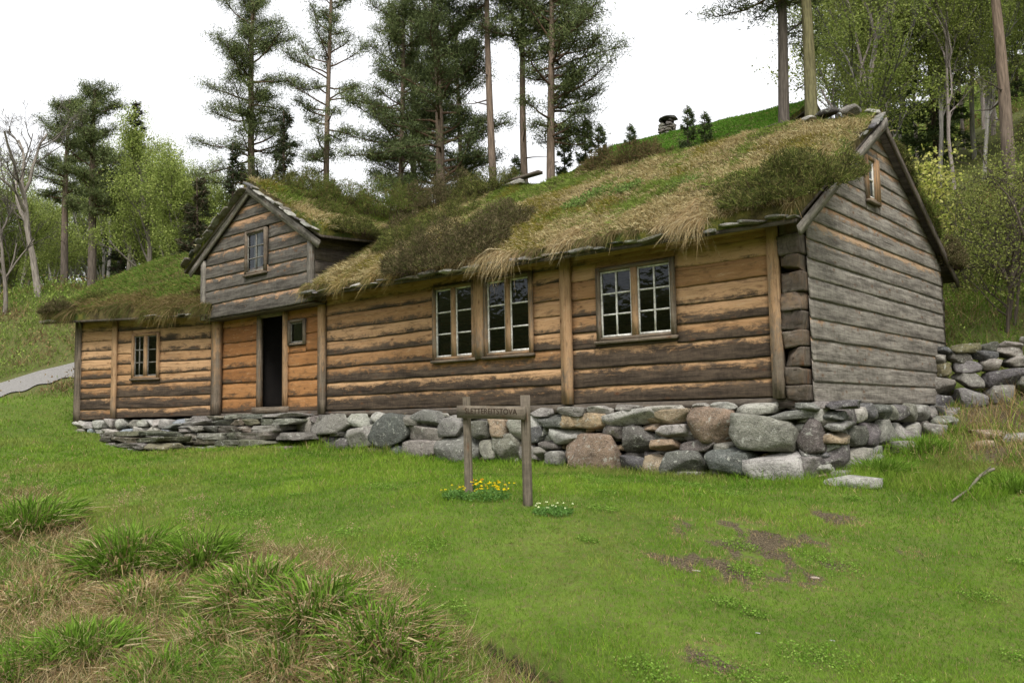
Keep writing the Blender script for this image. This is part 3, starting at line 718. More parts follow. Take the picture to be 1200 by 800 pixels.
box(g, (0, 0, 0), UX, NF, DX0, DX1, -.06, .35, 2.19, 2.215, (.3, .3, .6), seed=320)
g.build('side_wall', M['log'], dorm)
def slant(g, p, q, n, wdt, th, col, seed):
    """board from p to q, its width measured downwards, its thickness along n"""
    p, q, n = map(lambda a: np.asarray(a, float), (p, q, n)); d = q-p; L = np.linalg.norm(d); d = d/L; k = max(3, int(L/.3)); rs = np.random.RandomState(seed); off = rs.rand()*40
    up = np.cross(n, d); up *= 1 if up[2] > 0 else -1
    V = []; T = []
    for t in np.linspace(0, 1, k):
        for (a, b) in ((0, 0), (-wdt, 0), (-wdt, th), (0, th)):
            V.append(p+d*L*t+up*(a+(fbm(t*3+off, a*9, 0, 3, 2)-.5)*.02)+n*b); T.append((L*t+off, a+b, off))
    F = [(i*4+j, i*4+(j+1) % 4, i*4+4+(j+1) % 4, i*4+4+j) for i in range(k-1) for j in range(4)]+[(0, 3, 2, 1), tuple((k-1)*4+j for j in range(4))]
    g.add(V, F, col, T)
for (p, q, s, lb) in (((-9.42, DY, 3.42), (DC-.02, DY, 5.07), 90, 'pale grey right bargeboard of the dormer'), ((-14.70, DY, 3.42), (DC+.04, DY, 5.10), 91, 'weathered left bargeboard of the dormer')):
    g = G(); slant(g, np.array(p)+NF*(.08+.03*(s == 90)), np.array(q)+NF*(.08+.03*(s == 90)), NF, .17, .03, (.3, .1, .75), s)
    o = g.build('bargeboard', M['grey'], dorm); o['label'] = lb
# gable bargeboards of the main roof
BX = .50
for (p, q, s, lb) in (((BX, -.62, 2.10), (BX, RYc+.02, 4.43), 95, 'long pale grey front bargeboard of the gable'), ((BX, RYc-.03, 4.41), (BX, 6.95, 2.20), 96, 'dark rear bargeboard of the gable')):
    g = G(); slant(g, np.array(p)+NG*(.03*(s == 95)), np.array(q)+NG*(.03*(s == 95)), NG, .14, .03, (.3, .6, .95 if s == 95 else .8), s)
    o = g.build('bargeboard', M['grey' if s == 95 else 'log'], house); o['label'] = lb
# small gable window set in a deep casing
post(2.86, 3.07, 3.0, 3.74, -.02, .055, .05, 45, (GX, 0, 0), UY, NG, label='pale wide casing board beside the gable window', name='casing_board')
window((GX, 0, 0), UY, NG, GW[0]+.0, 2.86, GW[2]+.02, GW[3]-.02, 1, 2, 1, .35, 140, 'small two paned window high in the gable', b1=.075, fr=.055)

# ------------------------------------------------------------------ roofs: boards, turf, ridge and verge stones
def roofslab(name, P, nu, nv, thick, bump_, seed, parent=house, under=.06, label=None):
    """P(u,v)->plane point; turf of uneven thickness over it"""
    u, v = np.meshgrid(np.linspace(0, 1, nu), np.linspace(0, 1, nv), indexing='ij')
    B_ = P(u.ravel(), v.ravel()); T_ = B_.copy()
    nz = fbm(B_[:, 0]*1.4, B_[:, 1]*1.4, 0, seed, 4)
    edge = np.minimum.reduce([u.ravel()*nu*.5, (1-u.ravel())*nu*.5, v.ravel()*nv*.5+.0, (1-v.ravel())*nv*.5]); e = smooth(0, 1.6, edge)
    T_[:, 2] += thick*(.75+.25*e)+(nz-.5)*bump_
    out = (fbm(B_[:, 0]*2.5, B_[:, 1]*2.5, 4, seed, 3)-.5)*.16
    ve = (edge < .3)
    c = B_.mean(0); dr = B_-c; dr[:, 2] = 0; dr /= np.linalg.norm(dr, axis=1)[:, None]+1e-9
    T_[ve] += dr[ve]*out[ve][:, None]
    g = G(); i = np.arange(nu-1)[:, None]*nv; j = np.arange(nv-1)[None]
    F = np.stack([i+j, i+nv+j, i+nv+j+1, i+j+1], -1).reshape(-1, 4)
    g.add(T_, F); g.add(B_, F[:, ::-1].copy())
    per = [k*nv for k in range(nu)]+[(nu-1)*nv+k for k in range(1, nv)]+[k*nv+nv-1 for k in range(nu-2, -1, -1)]+[k for k in range(nv-2, 0, -1)]
    m_ = len(per); V = np.concatenate([T_[per], B_[per]]); g.add(V, [(k, m_+k, m_+(k+1) % m_, (k+1) % m_) for k in range(m_)])
    o = g.build(name, M['sod'], parent, smooth_=True)
    if label: o['label'] = label
    g2 = G(); c4 = P(np.array([0, 1, 1, 0.]), np.array([0, 0, 1, 1.])); lo = c4-np.array([0, 0, under]); hi = c4-np.array([0, 0, .006])
    g2.add(np.concatenate([lo, hi]), BOXF, (.3, .4, .8)); g2.build('roof_boards', M['log'], o)
    return o, (lambda uu, vv: _surf(P, T_, nu, nv, uu, vv))
def _surf(P, T_, nu, nv, u, v):
    gu, gv = u*(nu-1), v*(nv-1); iu, iv = np.clip(gu.astype(int), 0, nu-2), np.clip(gv.astype(int), 0, nv-2); fu, fv = (gu-iu)[:, None], (gv-iv)[:, None]
    Q = T_.reshape(nu, nv, 3)
    return Q[iu, iv]*(1-fu)*(1-fv)+Q[iu+1, iv]*fu*(1-fv)+Q[iu, iv+1]*(1-fu)*fv+Q[iu+1, iv+1]*fu*fv
def plane4(a, b, c, d):                            # a eave start, b eave end, c ridge end, d ridge start
    a, b, c, d = [np.asarray(q, float) for q in (a, b, c, d)]
    return lambda u, v: (a[None]*((1-u)*(1-v))[:, None]+b[None]*(u*(1-v))[:, None]+c[None]*(u*v)[:, None]+d[None]*((1-u)*v)[:, None])
EZ = 2.28; EY = -.50
P_main = plane4((-9.98, EY, EZ+.06), (.48, EY, EZ-.06), (.48, RYc, RZc+.10), (-9.98, RYc, RZc+.36))
P_back = plane4((.48, 6.95, 2.26), (-14.6, 6.95, 2.26), (-14.6, RYc, RZc+.36), (.48, RYc, RZc+.10))
P_mid = plane4((-14.7, 2.0, 3.62), (-9.98, 2.0, 3.62), (-9.98, RYc, RZc+.38), (-14.7, RYc, RZc+.38))
P_dr = plane4((-9.36, DY-.16, 3.52), (-9.7, 3.2, 3.8), (DC, 3.6, 5.02), (DC, DY-.12, 5.05))
P_dl = plane4((-14.9, 3.2, 3.5), (-14.8, DY-.16, 3.46), (DC, DY-.12, 5.05), (DC, 3.6, 5.02))
wq = lambda s, o_, z: wp(s, o_, z)
P_wf = plane4(wq(5.25, .48, 2.46), wq(-.25, .48, 2.34), wq(-1.3, -3.0, 4.42), wq(5.15, -3.0, 4.30))
P_wb = plane4(wq(-2, -6.4, 2.4), wq(5.15, -6.4, 2.3), wq(5.15, -3.0, 4.30), wq(-2, -3.0, 4.42))
roofs = {}
for nm, P, nu, nv, th, bp, sd_, lb in (('main', P_main, 90, 36, .26, .26, 3, 'turf roof over the main rooms, dry grass hanging off its eave'), ('back', P_back, 60, 20, .26, .2, 3, None), ('mid', P_mid, 20, 10, .3, .2, 5, None),
                                       ('dr', P_dr, 30, 26, .22, .2, 7, 'turf on the right slope of the dormer'), ('dl', P_dl, 20, 20, .2, .2, 9, None), ('wf', P_wf, 50, 34, .30, .42, 11, 'mossy turf roof of the lower left wing'), ('wb', P_wb, 30, 20, .3, .2, 13, None)):
    roofs[nm] = (P,)+roofslab('turf', P, nu, nv, th, bp, sd_, label=lb)
def eave_slabs(a, b, seed, out, k0=.15, k1=.45, zoff=-.02, label=None):
    """flat stones and bark showing along an eave from a to b"""
    rs = np.random.RandomState(seed); a, b = np.asarray(a, float), np.asarray(b, float); d = b-a; L = np.linalg.norm(d); d /= L; s = 0; g = G(); out = np.asarray(out, float)
    while s < L-.12:
        w_ = min(rs.uniform(k0, k1), L-s); c = a+d*(s+w_/2)+out*rs.uniform(-.03, .05)+np.array([0, 0, zoff+rs.uniform(-.035, .025)])
        rock(g, c, d, out, w_*.52, rs.uniform(.09, .17), rs.uniform(.010, .035), scol([LIGHT, GREY, GREY, DARK, (.2, .17, .13)][rs.randint(5)], rs), seed*100+int(s*10), boxy=.9, cuts=4, rot=rs.uniform(-.12, .12)); s += w_*.97
    o = g.build('eave_slabs', M['stone'], house)
    if label: o['label'] = label
eave_slabs((-9.95, EY+.02, EZ+.08), (.50, EY+.02, EZ-.03), 4, NF, zoff=.0, label='flat slates showing under the turf along the main eave')
eave_slabs((.44, 1.9, RZc-.45), (.44, 3.0, RZc+.20), 6, NG, .12, .25, label='small slates along the gable edge')
eave_slabs(wp(1.7, .46, 2.40), wp(.3, .46, 2.38), 8, WN); eave_slabs(wp(5.25, .46, 2.47), wp(4.6, .46, 2.46), 18, WN, label='slate at the far left corner of the wing eave')
eave_slabs((-14.85, DY-.14, 3.56), (DC, DY-.14, 5.12), 9, NF, .15, .3); eave_slabs((-9.4, DY-.14, 3.62), (DC, DY-.14, 5.12), 10, NF, .15, .3, label='broken slates along the dormer verge')
g = G(); rs = np.random.RandomState(77)
for k in range(8):
    x = -2.2+k*.24; rock(g, (x+rs.uniform(-.1, .1), RYc-.05, RZc+.30+rs.uniform(-.03, .03)), UX, NF, rs.uniform(.13, .2), .12, rs.uniform(.02, .045), scol([GREY, DARK, BRN][rs.randint(3)], rs), 900+k, boxy=.7)
g.build('ridge_stones', M['stone'], house); g = G(); rock(g, (.10, RYc-.25, RZc+.27), UX, NF, .15, .15, .09, scol(GREY, rs), 931, boxy=.4); rock(g, (.4, RYc-.1, RZc+.20), UX, NF, .1, .2, .05, LIGHT, 932); rock(g, (-.35, RYc-.1, RZc+.38), UX, NF, .22, .15, .06, (.04, .035, .03), 933)
rock(g, (-.55, RYc-.35, RZc+.28), UX, NF, .12, .12, .05, LIGHT, 934)
o = g.build('ridge_boulders', M['stone'], house); o['label'] = 'grey stones weighing down the ridge near the gable'
g = G(); q_ = onY(606, 217, 2.85); rock(g, tuple(q_), UX, NF, .27, .2, .05, LIGHT, 941, boxy=.8, rot=.12); o = g.build('ridge_slab', M['stone'], house); o['label'] = 'pale flat slab at the ridge beside the heather'
g = G(); slant(g, tuple(onY(592, 214, 2.9)), tuple(onY(636, 201, 2.9)), NF, .06, .15, (.3, .4, 1), 97); o = g.build('ridge_plank', M['log'], house); o['label'] = 'dark old plank lying on the ridge'

# ------------------------------------------------------------------ foundation
found_g = G(); rs = np.random.RandomState(8)
def zw(px, py, y=-.02): q = onY(px, py, y); return q[0], q[2]
big = [] # px, py, w, h (px), colour, boulder flag
for (x, y, w_, h_, c, b_) in [(40,590,60,60,GREY,0),(105,583,92,50,GREY,1),(178,573,62,35,LIGHT,0),(180,615,62,52,LIGHT,0),(222,562,36,30,LIGHT,0),(252,600,92,88,DARK,1),(350,558,92,38,GREY,0),(340,607,92,38,GREY,0),(330,645,92,50,GREY,0),
    (415,645,104,68,GREY,1),(405,588,62,55,GREY,0),(466,597,46,48,DARK,0),(513,592,56,50,TAN,0),(563,590,44,62,LIGHT,0),(605,590,60,62,LIGHT,0),(650,574,70,40,DARK,0),(700,576,50,38,TAN,0),(490,645,54,56,GREY,0),(537,640,62,72,GREY,0),
    (600,655,50,40,GREY,0),(15,575,30,40,GREY,0),(15,620,40,40,GREY,0),(75,635,50,35,DARK,0),(120,632,60,35,DARK,0),(300,572,50,30,GREY,0),(280,650,40,30,DARK,0),(225,650,50,28,GREY,0),(455,560,50,22,LIGHT,0)]:
    big.append((340+x/2.106, 220+y/2.106, w_/2.106, h_/2.106, c, b_))
for (x, y, w_, h_, c, b_) in [(95,612,74,44,LIGHT,0),(145,573,112,42,TAN,0),(250,567,134,40,LIGHT,0),(358,567,86,42,TAN,0),(350,603,90,38,LIGHT,0),(215,600,58,42,DARK,0),(275,622,80,68,DARK,0),(162,652,138,102,BRN,1),
    (255,682,74,50,DARK,0),(338,635,62,32,TAN,0),(387,677,98,62,DARK,1),(320,692,58,68,TAN,0),(452,585,118,98,BRN,1),(345,535,124,34,LIGHT,0),(250,540,70,22,GREY,0),(430,528,44,18,LIGHT,0),(485,523,64,18,LIGHT,0),(560,546,116,34,LIGHT,0),
    (588,602,158,96,GREY,1),(502,672,122,66,DARK,1),(425,637,94,34,DARK,0),(615,690,146,84,LIGHT,1),(692,612,66,100,DARK,0),(640,562,130,22,GREY,0),(30,545,66,26,GREY,0),(110,540,76,26,GREY,0),(180,538,66,26,LIGHT,0),
    (55,632,50,30,DARK,0),(70,665,50,36,GREY,0),(30,655,46,36,GREY,0),(20,610,44,40,DARK,0),(490,640,50,30,GREY,0),(690,690,60,60,GREY,0),(400,708,70,22,GREY,0),(540,712,70,22,BRN,0),(690,540,60,20,GREY,0),(690,660,50,30,DARK,0)]:
    big.append((620+x/2.106, 220+y/2.106, w_/2.106, h_/2.106, c, b_))
k = 0
boulders = []
for (px, py, w_, h_, c, b_) in big:
    X, Z = zw(px, py); X2, _ = zw(px+w_/2, py); X1, _ = zw(px-w_/2, py); _, Zt = zw(px, py-h_/2); _, Zb = zw(px, py+h_/2)
    hw, hh = (X2-X1)/2*1.0, (Zt-Zb)/2*1.0; k += 1
    if Zt > -.06: Z -= (Zt+.06); 
    gg = G() if b_ else found_g
    rock(gg, (X, .10-rs.uniform(0, .04)-(.06 if b_ else 0)-max(0, -Z-.6)*.12, Z), UX, NF, hw*1.04, .26+.05*b_, hh*1.04, scol(c, rs), 2000+k, boxy=rs.uniform(.5, .92), cuts=6, rot=rs.uniform(-.13, .13))
    if b_: boulders.append(gg)
def fill(g, o_, u, n, a0, a1, z0f, z1, seed, wr=(.12, .3), hr=(.06, .13), out=0., cols=(GREY, DARK, LIGHT, TAN, GREY), depth=.22, boxy=(.5, .8)):
    rs = np.random.RandomState(seed); z = z1; i = 0
    zmin = min(z0f(a0), z0f(a1), z0f((a0+a1)/2))-.1
    while z > zmin:
        h = rs.uniform(*hr); a = a0+rs.uniform(-.1, .1)
        while a < a1:
            w_ = rs.uniform(*wr); hh = h*rs.uniform(.8, 1.25)
            if z-h > z0f(a)-.25:
                rock(g, np.asarray(o_)+u*(a+w_)+n*(out+rs.uniform(-.04, .03))+np.array([0, 0, z-h+rs.uniform(-.02, .02)]), u, n, w_*1.06, depth, hh*1.05, scol(cols[rs.randint(len(cols))], rs), seed*1000+i, boxy=rs.uniform(*boxy), rot=rs.uniform(-.08, .08))
            a += w_*2*.98; i += 1
        z -= 2*h*.96
fill(found_g, (0, 0, 0), UX, NF, -10.6, .55, lambda a: -1.0, -.09, 31, out=-.2, wr=(.09, .2), hr=(.05, .09))
fill(found_g, (0, 0, 0), UX, NF, -10.9, -9.5, lambda a: -.7, -.09, 32, out=-.06, wr=(.1, .2), hr=(.05, .1))
fo = found_g.build('foundation', M['stone'], house); fo['label'] = 'front foundation of mixed grey, dark and tan rocks'; found_g = G()
# gable side
fill(found_g, (.36, 0, 0), UY, NG, .05, 6.3, lambda a: -1.1+a*.12, -.13, 41, wr=(.17, .36), hr=(.11, .22), out=-.02, cols=(GREY, DARK, DARK, GREY, LIGHT))
rock(found_g, (.38, .3, -.35), UY, NG, .3, .3, .22, scol(DARK, rs), 4001); rock(found_g, (.4, .25, -.82), UY, NG, .28, .3, .24, scol(DARK, rs), 4002)
rock(found_g, (.95, -.25, -1.09), UX, NF, .38, .25, .09, scol(LIGHT, rs), 4003)
for i in range(7): rock(found_g, (.62+rs.uniform(-.1, .2), .8+i*.8, -1.02+i*.12), UY, NG, rs.uniform(.15, .3), .2, rs.uniform(.08, .16), scol(GREY, rs), 4010+i)
f2 = found_g.build('foundation', M['stone'], house); f2['label'] = 'dark grey rock foundation under the gable'; found_g = G()
# wing foundation: squared pale stones, three courses
fill(found_g, W0, WU, WN, -4.42, .1, lambda a: -.42-.1*(a+4.4)*.9, -.10, 51, wr=(.12, .26), hr=(.07, .12), out=-.05, cols=(LIGHT, GREY, LIGHT, (.28, .30, .32)), boxy=(.8, .92))
g = G(); box(g, O0, UX, NF, -10.8, .3, -.6, -.16, -1.5, -.1, (.3, .4, .9)); box(g, (GX, 0, 0), UY, NG, .2, 6.2, -.6, -.16, -1.5, -.13); box(g, W0, WU, WN, -4.38, .5, -.7, -.16, -1.4, -.12)
box(g, O0, UX, NF, -14.3, -10.8, -.7, -.3, -1.4, -.16)
f3 = found_g.build('foundation', M['stone'], house); f3['label'] = 'pale squared stones under the left wing'
g.build('dark_backing', M['dark'], fo)  # near-black backing that darkens the gaps between the stones
for gg in boulders: gg.build('boulder', M['stone'], fo)
# stone platform before the door
g = G(); rs = np.random.RandomState(90)
def slab_course(x0, x1, y, z, hw, seed, wr=(.25, .6), cols=((.15, .14, .12), (.115, .10, .075), (.24, .23, .20), (.09, .082, .055), (.17, .15, .10))):
    r2 = np.random.RandomState(seed); x = x0; i = 0
    while x < x1:
        w_ = r2.uniform(*wr); rock(g, (x+w_, y+r2.uniform(-.06, .06), z+r2.uniform(-.012, .012)), UX, NF, w_*1.05, .42, hw, scol(cols[r2.randint(len(cols))], r2), seed*50+i, boxy=.97, cuts=1, rot=r2.uniform(-.03, .03)); x += 2*w_; i += 1
for kz, (z, y, hw) in enumerate([(-.10, -.20, .055), (-.22, -.26, .07), (-.36, -.32, .075), (-.51, -.38, .08), (-.66, -.42, .08), (-.80, -.46, .08), (-.93, -.46, .08)]):
    slab_course(-14.6+.1*(kz % 2), -10.75, y, z, hw, 60+kz)
for kz, (z, y, hw) in enumerate([(-.46, -.95, .06), (-.60, -1.05, .07), (-.73, -1.1, .07), (-.86, -1.1, .08)]):
    slab_course(-16.6+.2*kz, -13.9+.1*kz, y-.35, z+.02, hw, 80+kz)
for gx_, gy_ in ((-14.9, -.5), (-14.4, -.4)): rock(g, (gx_, gy_, -.3), UX, NF, .4, .35, .08, scol(GREY, rs), int(-gx_*10), boxy=.85)
tag(g.build('stone_steps', M['stone'], origin=(-13.5, -.6, -.9)), 'mossy platform of stacked flat slabs below the open doorway', 'steps')

# ------------------------------------------------------------------ second turf-roofed cabin up the hill
c0 = onY(735, 166, 17.5); c1 = onY(935, 119, 17.5)
cab = empty('hillside_cabin', 'cabin up the hill showing only its bright green turf roof behind the ridge', 'house', (0, 0, 0))
zr = (c0[2]+c1[2])/2; x0, x1 = c0[0]-.6, c1[0]+.6
g = G()
for (o_, u, n, a, b) in (((0, 14.6, 0), UX, NF, x0+.4, x1-.4), ((0, 20.4, 0), -UX, -NF, -x1+.4, -x0-.4), ((x1-.4, 0, 0), UY, NG, 14.6, 20.4), ((x0+.4, 0, 0), -UY, -NG, -20.4, -14.6)):
    cladding(g, o_, u, n, a, b, rows_(zr-5.5, zr-2.0, 12, 5), [], wthr(.5, .9, 5, 3), 1500)
g.build('wall', M['front'], cab)
g = G(); X_, Z_ = c0[0], c0[2]
def PC(front):
    s = -1 if front else 1
    a, b = (c0[0]-.6, 17.5+s*3.4, c0[2]-2.1), (c1[0]+.6, 17.5+s*3.4, c1[2]-2.1)
    c, d = (c1[0]+.6, 17.5, c1[2]-.18), (c0[0]-.6, 17.5, c0[2]-.18)
    return plane4(a, b, c, d) if front else plane4(b, a, d, c)
roofs['cf'] = (PC(True),)+roofslab('turf', PC(True), 40, 20, .2, .12, 41, cab); roofs['cb'] = (PC(False),)+roofslab('turf', PC(False), 40, 20, .2, .12, 42, cab)
q = onY(782, 156, 17.5); g = G()
for i, zz in enumerate(np.arange(-.35, .42, .13)):
    for (dx, dy) in ((-.14, -.12), (.14, -.12), (-.14, .14), (.14, .14)):
        rock(g, (q[0]+dx, 17.5+dy, q[2]+zz), UX, NF, .17-.04*(zz > .3), .16, .07, scol(GREY, rs), 700+i*5+int(dx*20)+int(dy*9), boxy=.8)
ch = g.build('chimney', M['stone'], cab); ch['label'] = 'small square stone chimney with a flat slab on top'
g = G()
for dx in (-.2, .2): rock(g, (q[0]+dx, 17.5, q[2]+.46), UX, NF, .06, .2, .07, scol(DARK, rs), 760+int(dx*10), boxy=.8)
rock(g, (q[0], 17.5, q[2]+.56), UX, NF, .38, .34, .05, scol(DARK, rs), 770, boxy=.9); g.build('cap_slab', M['stone'], ch)

# ------------------------------------------------------------------ field stone wall at the right
g = G(); rs = np.random.RandomState(55)
wa, wb = at(1100, 448, 15.6), at(1290, 452, 15.0); u = wb-wa; u[2] = 0; LW = np.linalg.norm(u); u /= LW; n_ = np.array([u[1], -u[0], 0])
def wallz(a): p = wa+u*a; return float(hgt(p[0], p[1])[0])
wallroot = empty('field_wall', 'rough mossy dry stone wall on the slope right of the gable', 'stone wall', (wa[0], wa[1], wallz(0)))
g = G(); i = 0
a = -.3
for row in range(5):
    a = -.6+rs.uniform(0, .3)
    while a < LW+1.5:
        w_ = rs.uniform(.14, .30) if row > 1 else rs.uniform(.22, .40); h_ = [.19, .15, .12, .11, .09][row]
        z = [.10, .38, .60, .78, .92][row]+wallz(a)+rs.uniform(-.04, .04)+.06*math.sin(a*2)
        p = wa+u*(a+w_)
        rock(g, (p[0]-n_[0]*row*.03, p[1]-n_[1]*row*.03, z), u, n_, w_*1.08, .28, h_*1.12, scol([GREY, LIGHT, GREY, DARK, (.15, .14, .07)][rs.randint(5)], rs), 5000+i, boxy=rs.uniform(.3, .6), rot=rs.uniform(-.15, .15)); a += 2*w_*.96; i += 1
o = g.build('stones', M['stone'], wallroot, origin=(0, 0, 0)); o.location = -wallroot.location
for k, (px, py, w_, h_, lb) in enumerate([(1160, 510, .55, .10, 'flat half buried rock in the bare soil right of the gable'), (1150, 521, .3, .08, 'lower flat rock beside bare soil near the stick'), (1196, 515, .4, .12, 'pale flat rock at the right edge below the field wall')]):
    p = ground_hit(px, py); g = G(); rock(g, (0, 0, 0), UX, NF, w_*.6, .4*w_+.08, h_, scol(TAN if k < 2 else LIGHT, rs)*.9, 5200+k, boxy=.5)
    o = g.build('flat_rock', M['stone']); o.location = p; tag(o, lb, 'rock', 'flat rocks in the soil')

# ------------------------------------------------------------------ sign
pA, pB = ground_hit(550, 581), ground_hit(619, 593)
dvec = pB-pA; dvec[2] = 0; wid = np.linalg.norm(dvec); su = dvec/wid; sn = np.array([su[1], -su[0], 0])
sign = empty('name_sign', 'grey wooden name sign carved SLETTEREITSTOVA on two posts in the lawn', 'sign', tuple(pA))
dep = (pA-CAM)@(-ROT[:, 2]); sc = dep/F_PX
zTop = pA[2]+ (580-464)*sc; zB1, zB0 = pA[2]+(580-474)*sc, pA[2]+(580-488.5)*sc
g = G(); tube(g, [pA-[0, 0, .2]-pA, (pA+[0, 0, .3])-pA-su*.01, np.array([0, 0, zTop-pA[2]])-su*.03], [.052, .048, .044], 10, (.3, .4, .75)); g.build('post', M['old'], sign, smooth_=False)
pB2 = pB-pA; hB = (592-462)*((pB-CAM)@(-ROT[:, 2]))/F_PX
g = G(); box(g, pB2, su, sn, -.036, .036, -.036, .036, -.2, hB, (.3, .4, .7), seed=3, wob=.01, tilt=-.012); g.build('post', M['old'], sign)
fy = .052; bz0, bz1 = zB0-pA[2], zB1-pA[2]; drop = (hB+pB2[2])-(zTop-pA[2])
g = G(); sb = -.10; box(g, (0, 0, 0), su, sn, sb, wid+.055, fy, fy+.035, bz0, bz1, (.3, .6, .7), seed=4, tilt=(drop-.05)/wid*.5); bd = g.build('board', M['old'], sign)
cu = bpy.data.curves.new('carved_lettering', 'FONT'); cu.body = 'SLETTEREITSTOVA'; cu.align_x = 'CENTER'; cu.align_y = 'CENTER'; cu.size = .12; cu.extrude = .0015; cu.space_character = 1.0
to = bpy.data.objects.new('carved_lettering', cu); COL.objects.link(to); bpy.context.view_layer.update()
me = bpy.data.meshes.new_from_object(to.evaluated_get(bpy.context.evaluated_depsgraph_get())); bpy.data.objects.remove(to)
wtx = max(v.co.x for v in me.vertices)-min(v.co.x for v in me.vertices); kx = (wid-.10)/wtx
lt = bpy.data.objects.new('carved_lettering', me); COL.objects.link(lt); lt.parent = bd; me.materials.clear(); me.materials.append(M['ink'])
mid = su*(wid*.5+.0)+sn*(fy+.0365); tl = (drop-.05)/wid*.5
e1 = Vector(su)+Vector((0, 0, tl)); e1.normalize(); e3 = Vector(sn); e2 = e3.cross(e1)
lt.matrix_local = Matrix(((e1.x*kx, e2.x*.72, e3.x, mid[0]), (e1.y*kx, e2.y*.72, e3.y, mid[1]), (e1.z*kx, e2.z*.72, e3.z, (bz0+bz1)/2+.01+tl*(wid*.5-sb)*1.0), (0, 0, 0, 1)))

# ------------------------------------------------------------------ plants
def fix_dir(n_, rs, up=1., spread=.4): return np.stack([rs.randn(n_)*spread, rs.randn(n_)*spread, np.full(n_, up)], 1)
def mixcol(cols, rs, n_, w_=None):
    cols = np.array(cols); i = rs.choice(len(cols), n_, p=w_); return np.clip(cols[i]*(1+rs.uniform(-.25, .25, (n_, 1))), .003, .9)
G1, G2, G3 = (.072, .160, .011), (.125, .24, .020), (.20, .305, .035)
DRY1, DRY2, DRY3 = (.37, .275, .135), (.25, .175, .08), (.47, .385, .22)
# lawn: density falls with distance like the eye's resolution
rs = np.random.RandomState(2); Nn = 600000
fa = math.atan2(-ROT[0, 2], -ROT[1, 2])
aa = fa+np.where(rs.rand(Nn) < .86, rs.uniform(-.60, .58, Nn), rs.uniform(-.85, 1.05, Nn)); rr = 3.4*np.power(29/3.4, rs.rand(Nn)**.92)
x, y = CAM[0]+np.sin(aa)*rr, CAM[1]+np.cos(aa)*rr
s_, o_ = wing_frame(x, y)
inside = ((x > -14.5) & (x < .55) & (y > -.15) & (y < 7)) | ((s_ > -1) & (s_ < 4.6) & (o_ < .15) & (o_ > -6.4)) | on_path(x, y)
dd = dirt(x, y); wl = wild(x, y); pt = fbm(x*.9, y*.9, 0, 51, 4); pt2 = fbm(x*4, y*4, 0, 53, 3)
keep = ~inside & (rs.rand(Nn) > ditch(x, y)*1.3) & (rs.rand(Nn) > smooth(.15, .95, dd+(pt2-.5)*.5)) & (rs.rand(Nn) > wl*.75)
x, y, rr, pt, pt2, dd, wl = [q[keep] for q in (x, y, rr, pt, pt2, dd, wl)]; n_ = len(x)
nearwall = np.exp(-np.maximum(0, -y-.25)/.35)*(x > -15)*(x < 2.5)
L = rs.uniform(.018, .042, n_)*(1+.6*smooth(.5, .56, pt))*(1+nearwall*1.7)*np.clip(.55+rr*.07, 1, 1.8)*(1+wl*1.5)
W = np.clip(.0021*rr/5, .0026, .012)*rs.uniform(.8, 1.5, n_)
mixv = (pt*1.6+pt2*.9-.75+rs.uniform(-.25, .25, n_))
col = np.array(G1)*(1-np.clip(mixv, 0, 1))[:, None]+np.array(G3)*np.clip(mixv, 0, 1)[:, None]
far_left = smooth(-8, -20, x)[:, None]; col = col*(1-far_left*.25)+np.array((.10, .20, .02))*far_left*.25
yel = smooth(.56, .70, fbm(x*.6+9, y*.6, 0, 61, 4)+(rs.rand(n_)-.5)*.1)[:, None]; col = col*(1-yel*.5)+np.array((.24, .235, .07))*yel*.5
dry = rs.rand(n_) < (.06+.6*smooth(.08, .4, dd)+.2*wl); col[dry] = mixcol([DRY1, DRY2], rs, dry.sum())
col *= rs.uniform(.75, 1.2, (n_, 1))
g = G(); blades(g, np.stack([x, y, hgt(x, y)-.005], 1), fix_dir(n_, rs, 1, .45), L, W, rs.uniform(.1, .9, n_), col, rs)
for q in range(55):
    a_, r_ = fa+rs.uniform(-.6, .55), 4.6*np.power(12/4.6, rs.rand()); cx_, cy_ = CAM[0]+math.sin(a_)*r_, CAM[1]+math.cos(a_)*r_
    if cy_ > -.8 or bank(np.array([cx_]), np.array([cy_]))[0] > .1: continue
    R0 = rs.uniform(.06, .26); m_ = int(500*R0/.2); rr_ = R0*rs.rand(m_)**.7; aa_ = rs.rand(m_)*6.28; px_, py_ = cx_+rr_*np.cos(aa_)*1.4, cy_+rr_*np.sin(aa_)
    leaves(g, np.stack([px_, py_, hgt(px_, py_)+rs.uniform(.01, .045, m_)], 1), rs.randn(m_, 3)*[1, 1, .35], .016, .013, mixcol([(.10, .20, .022), (.15, .26, .035), (.20, .30, .06)], rs, m_), rs)
tag(g.build('lawn_grass', M['grass']), 'short green mown grass of the lawn before the farmhouse', 'grass', kind='stuff')

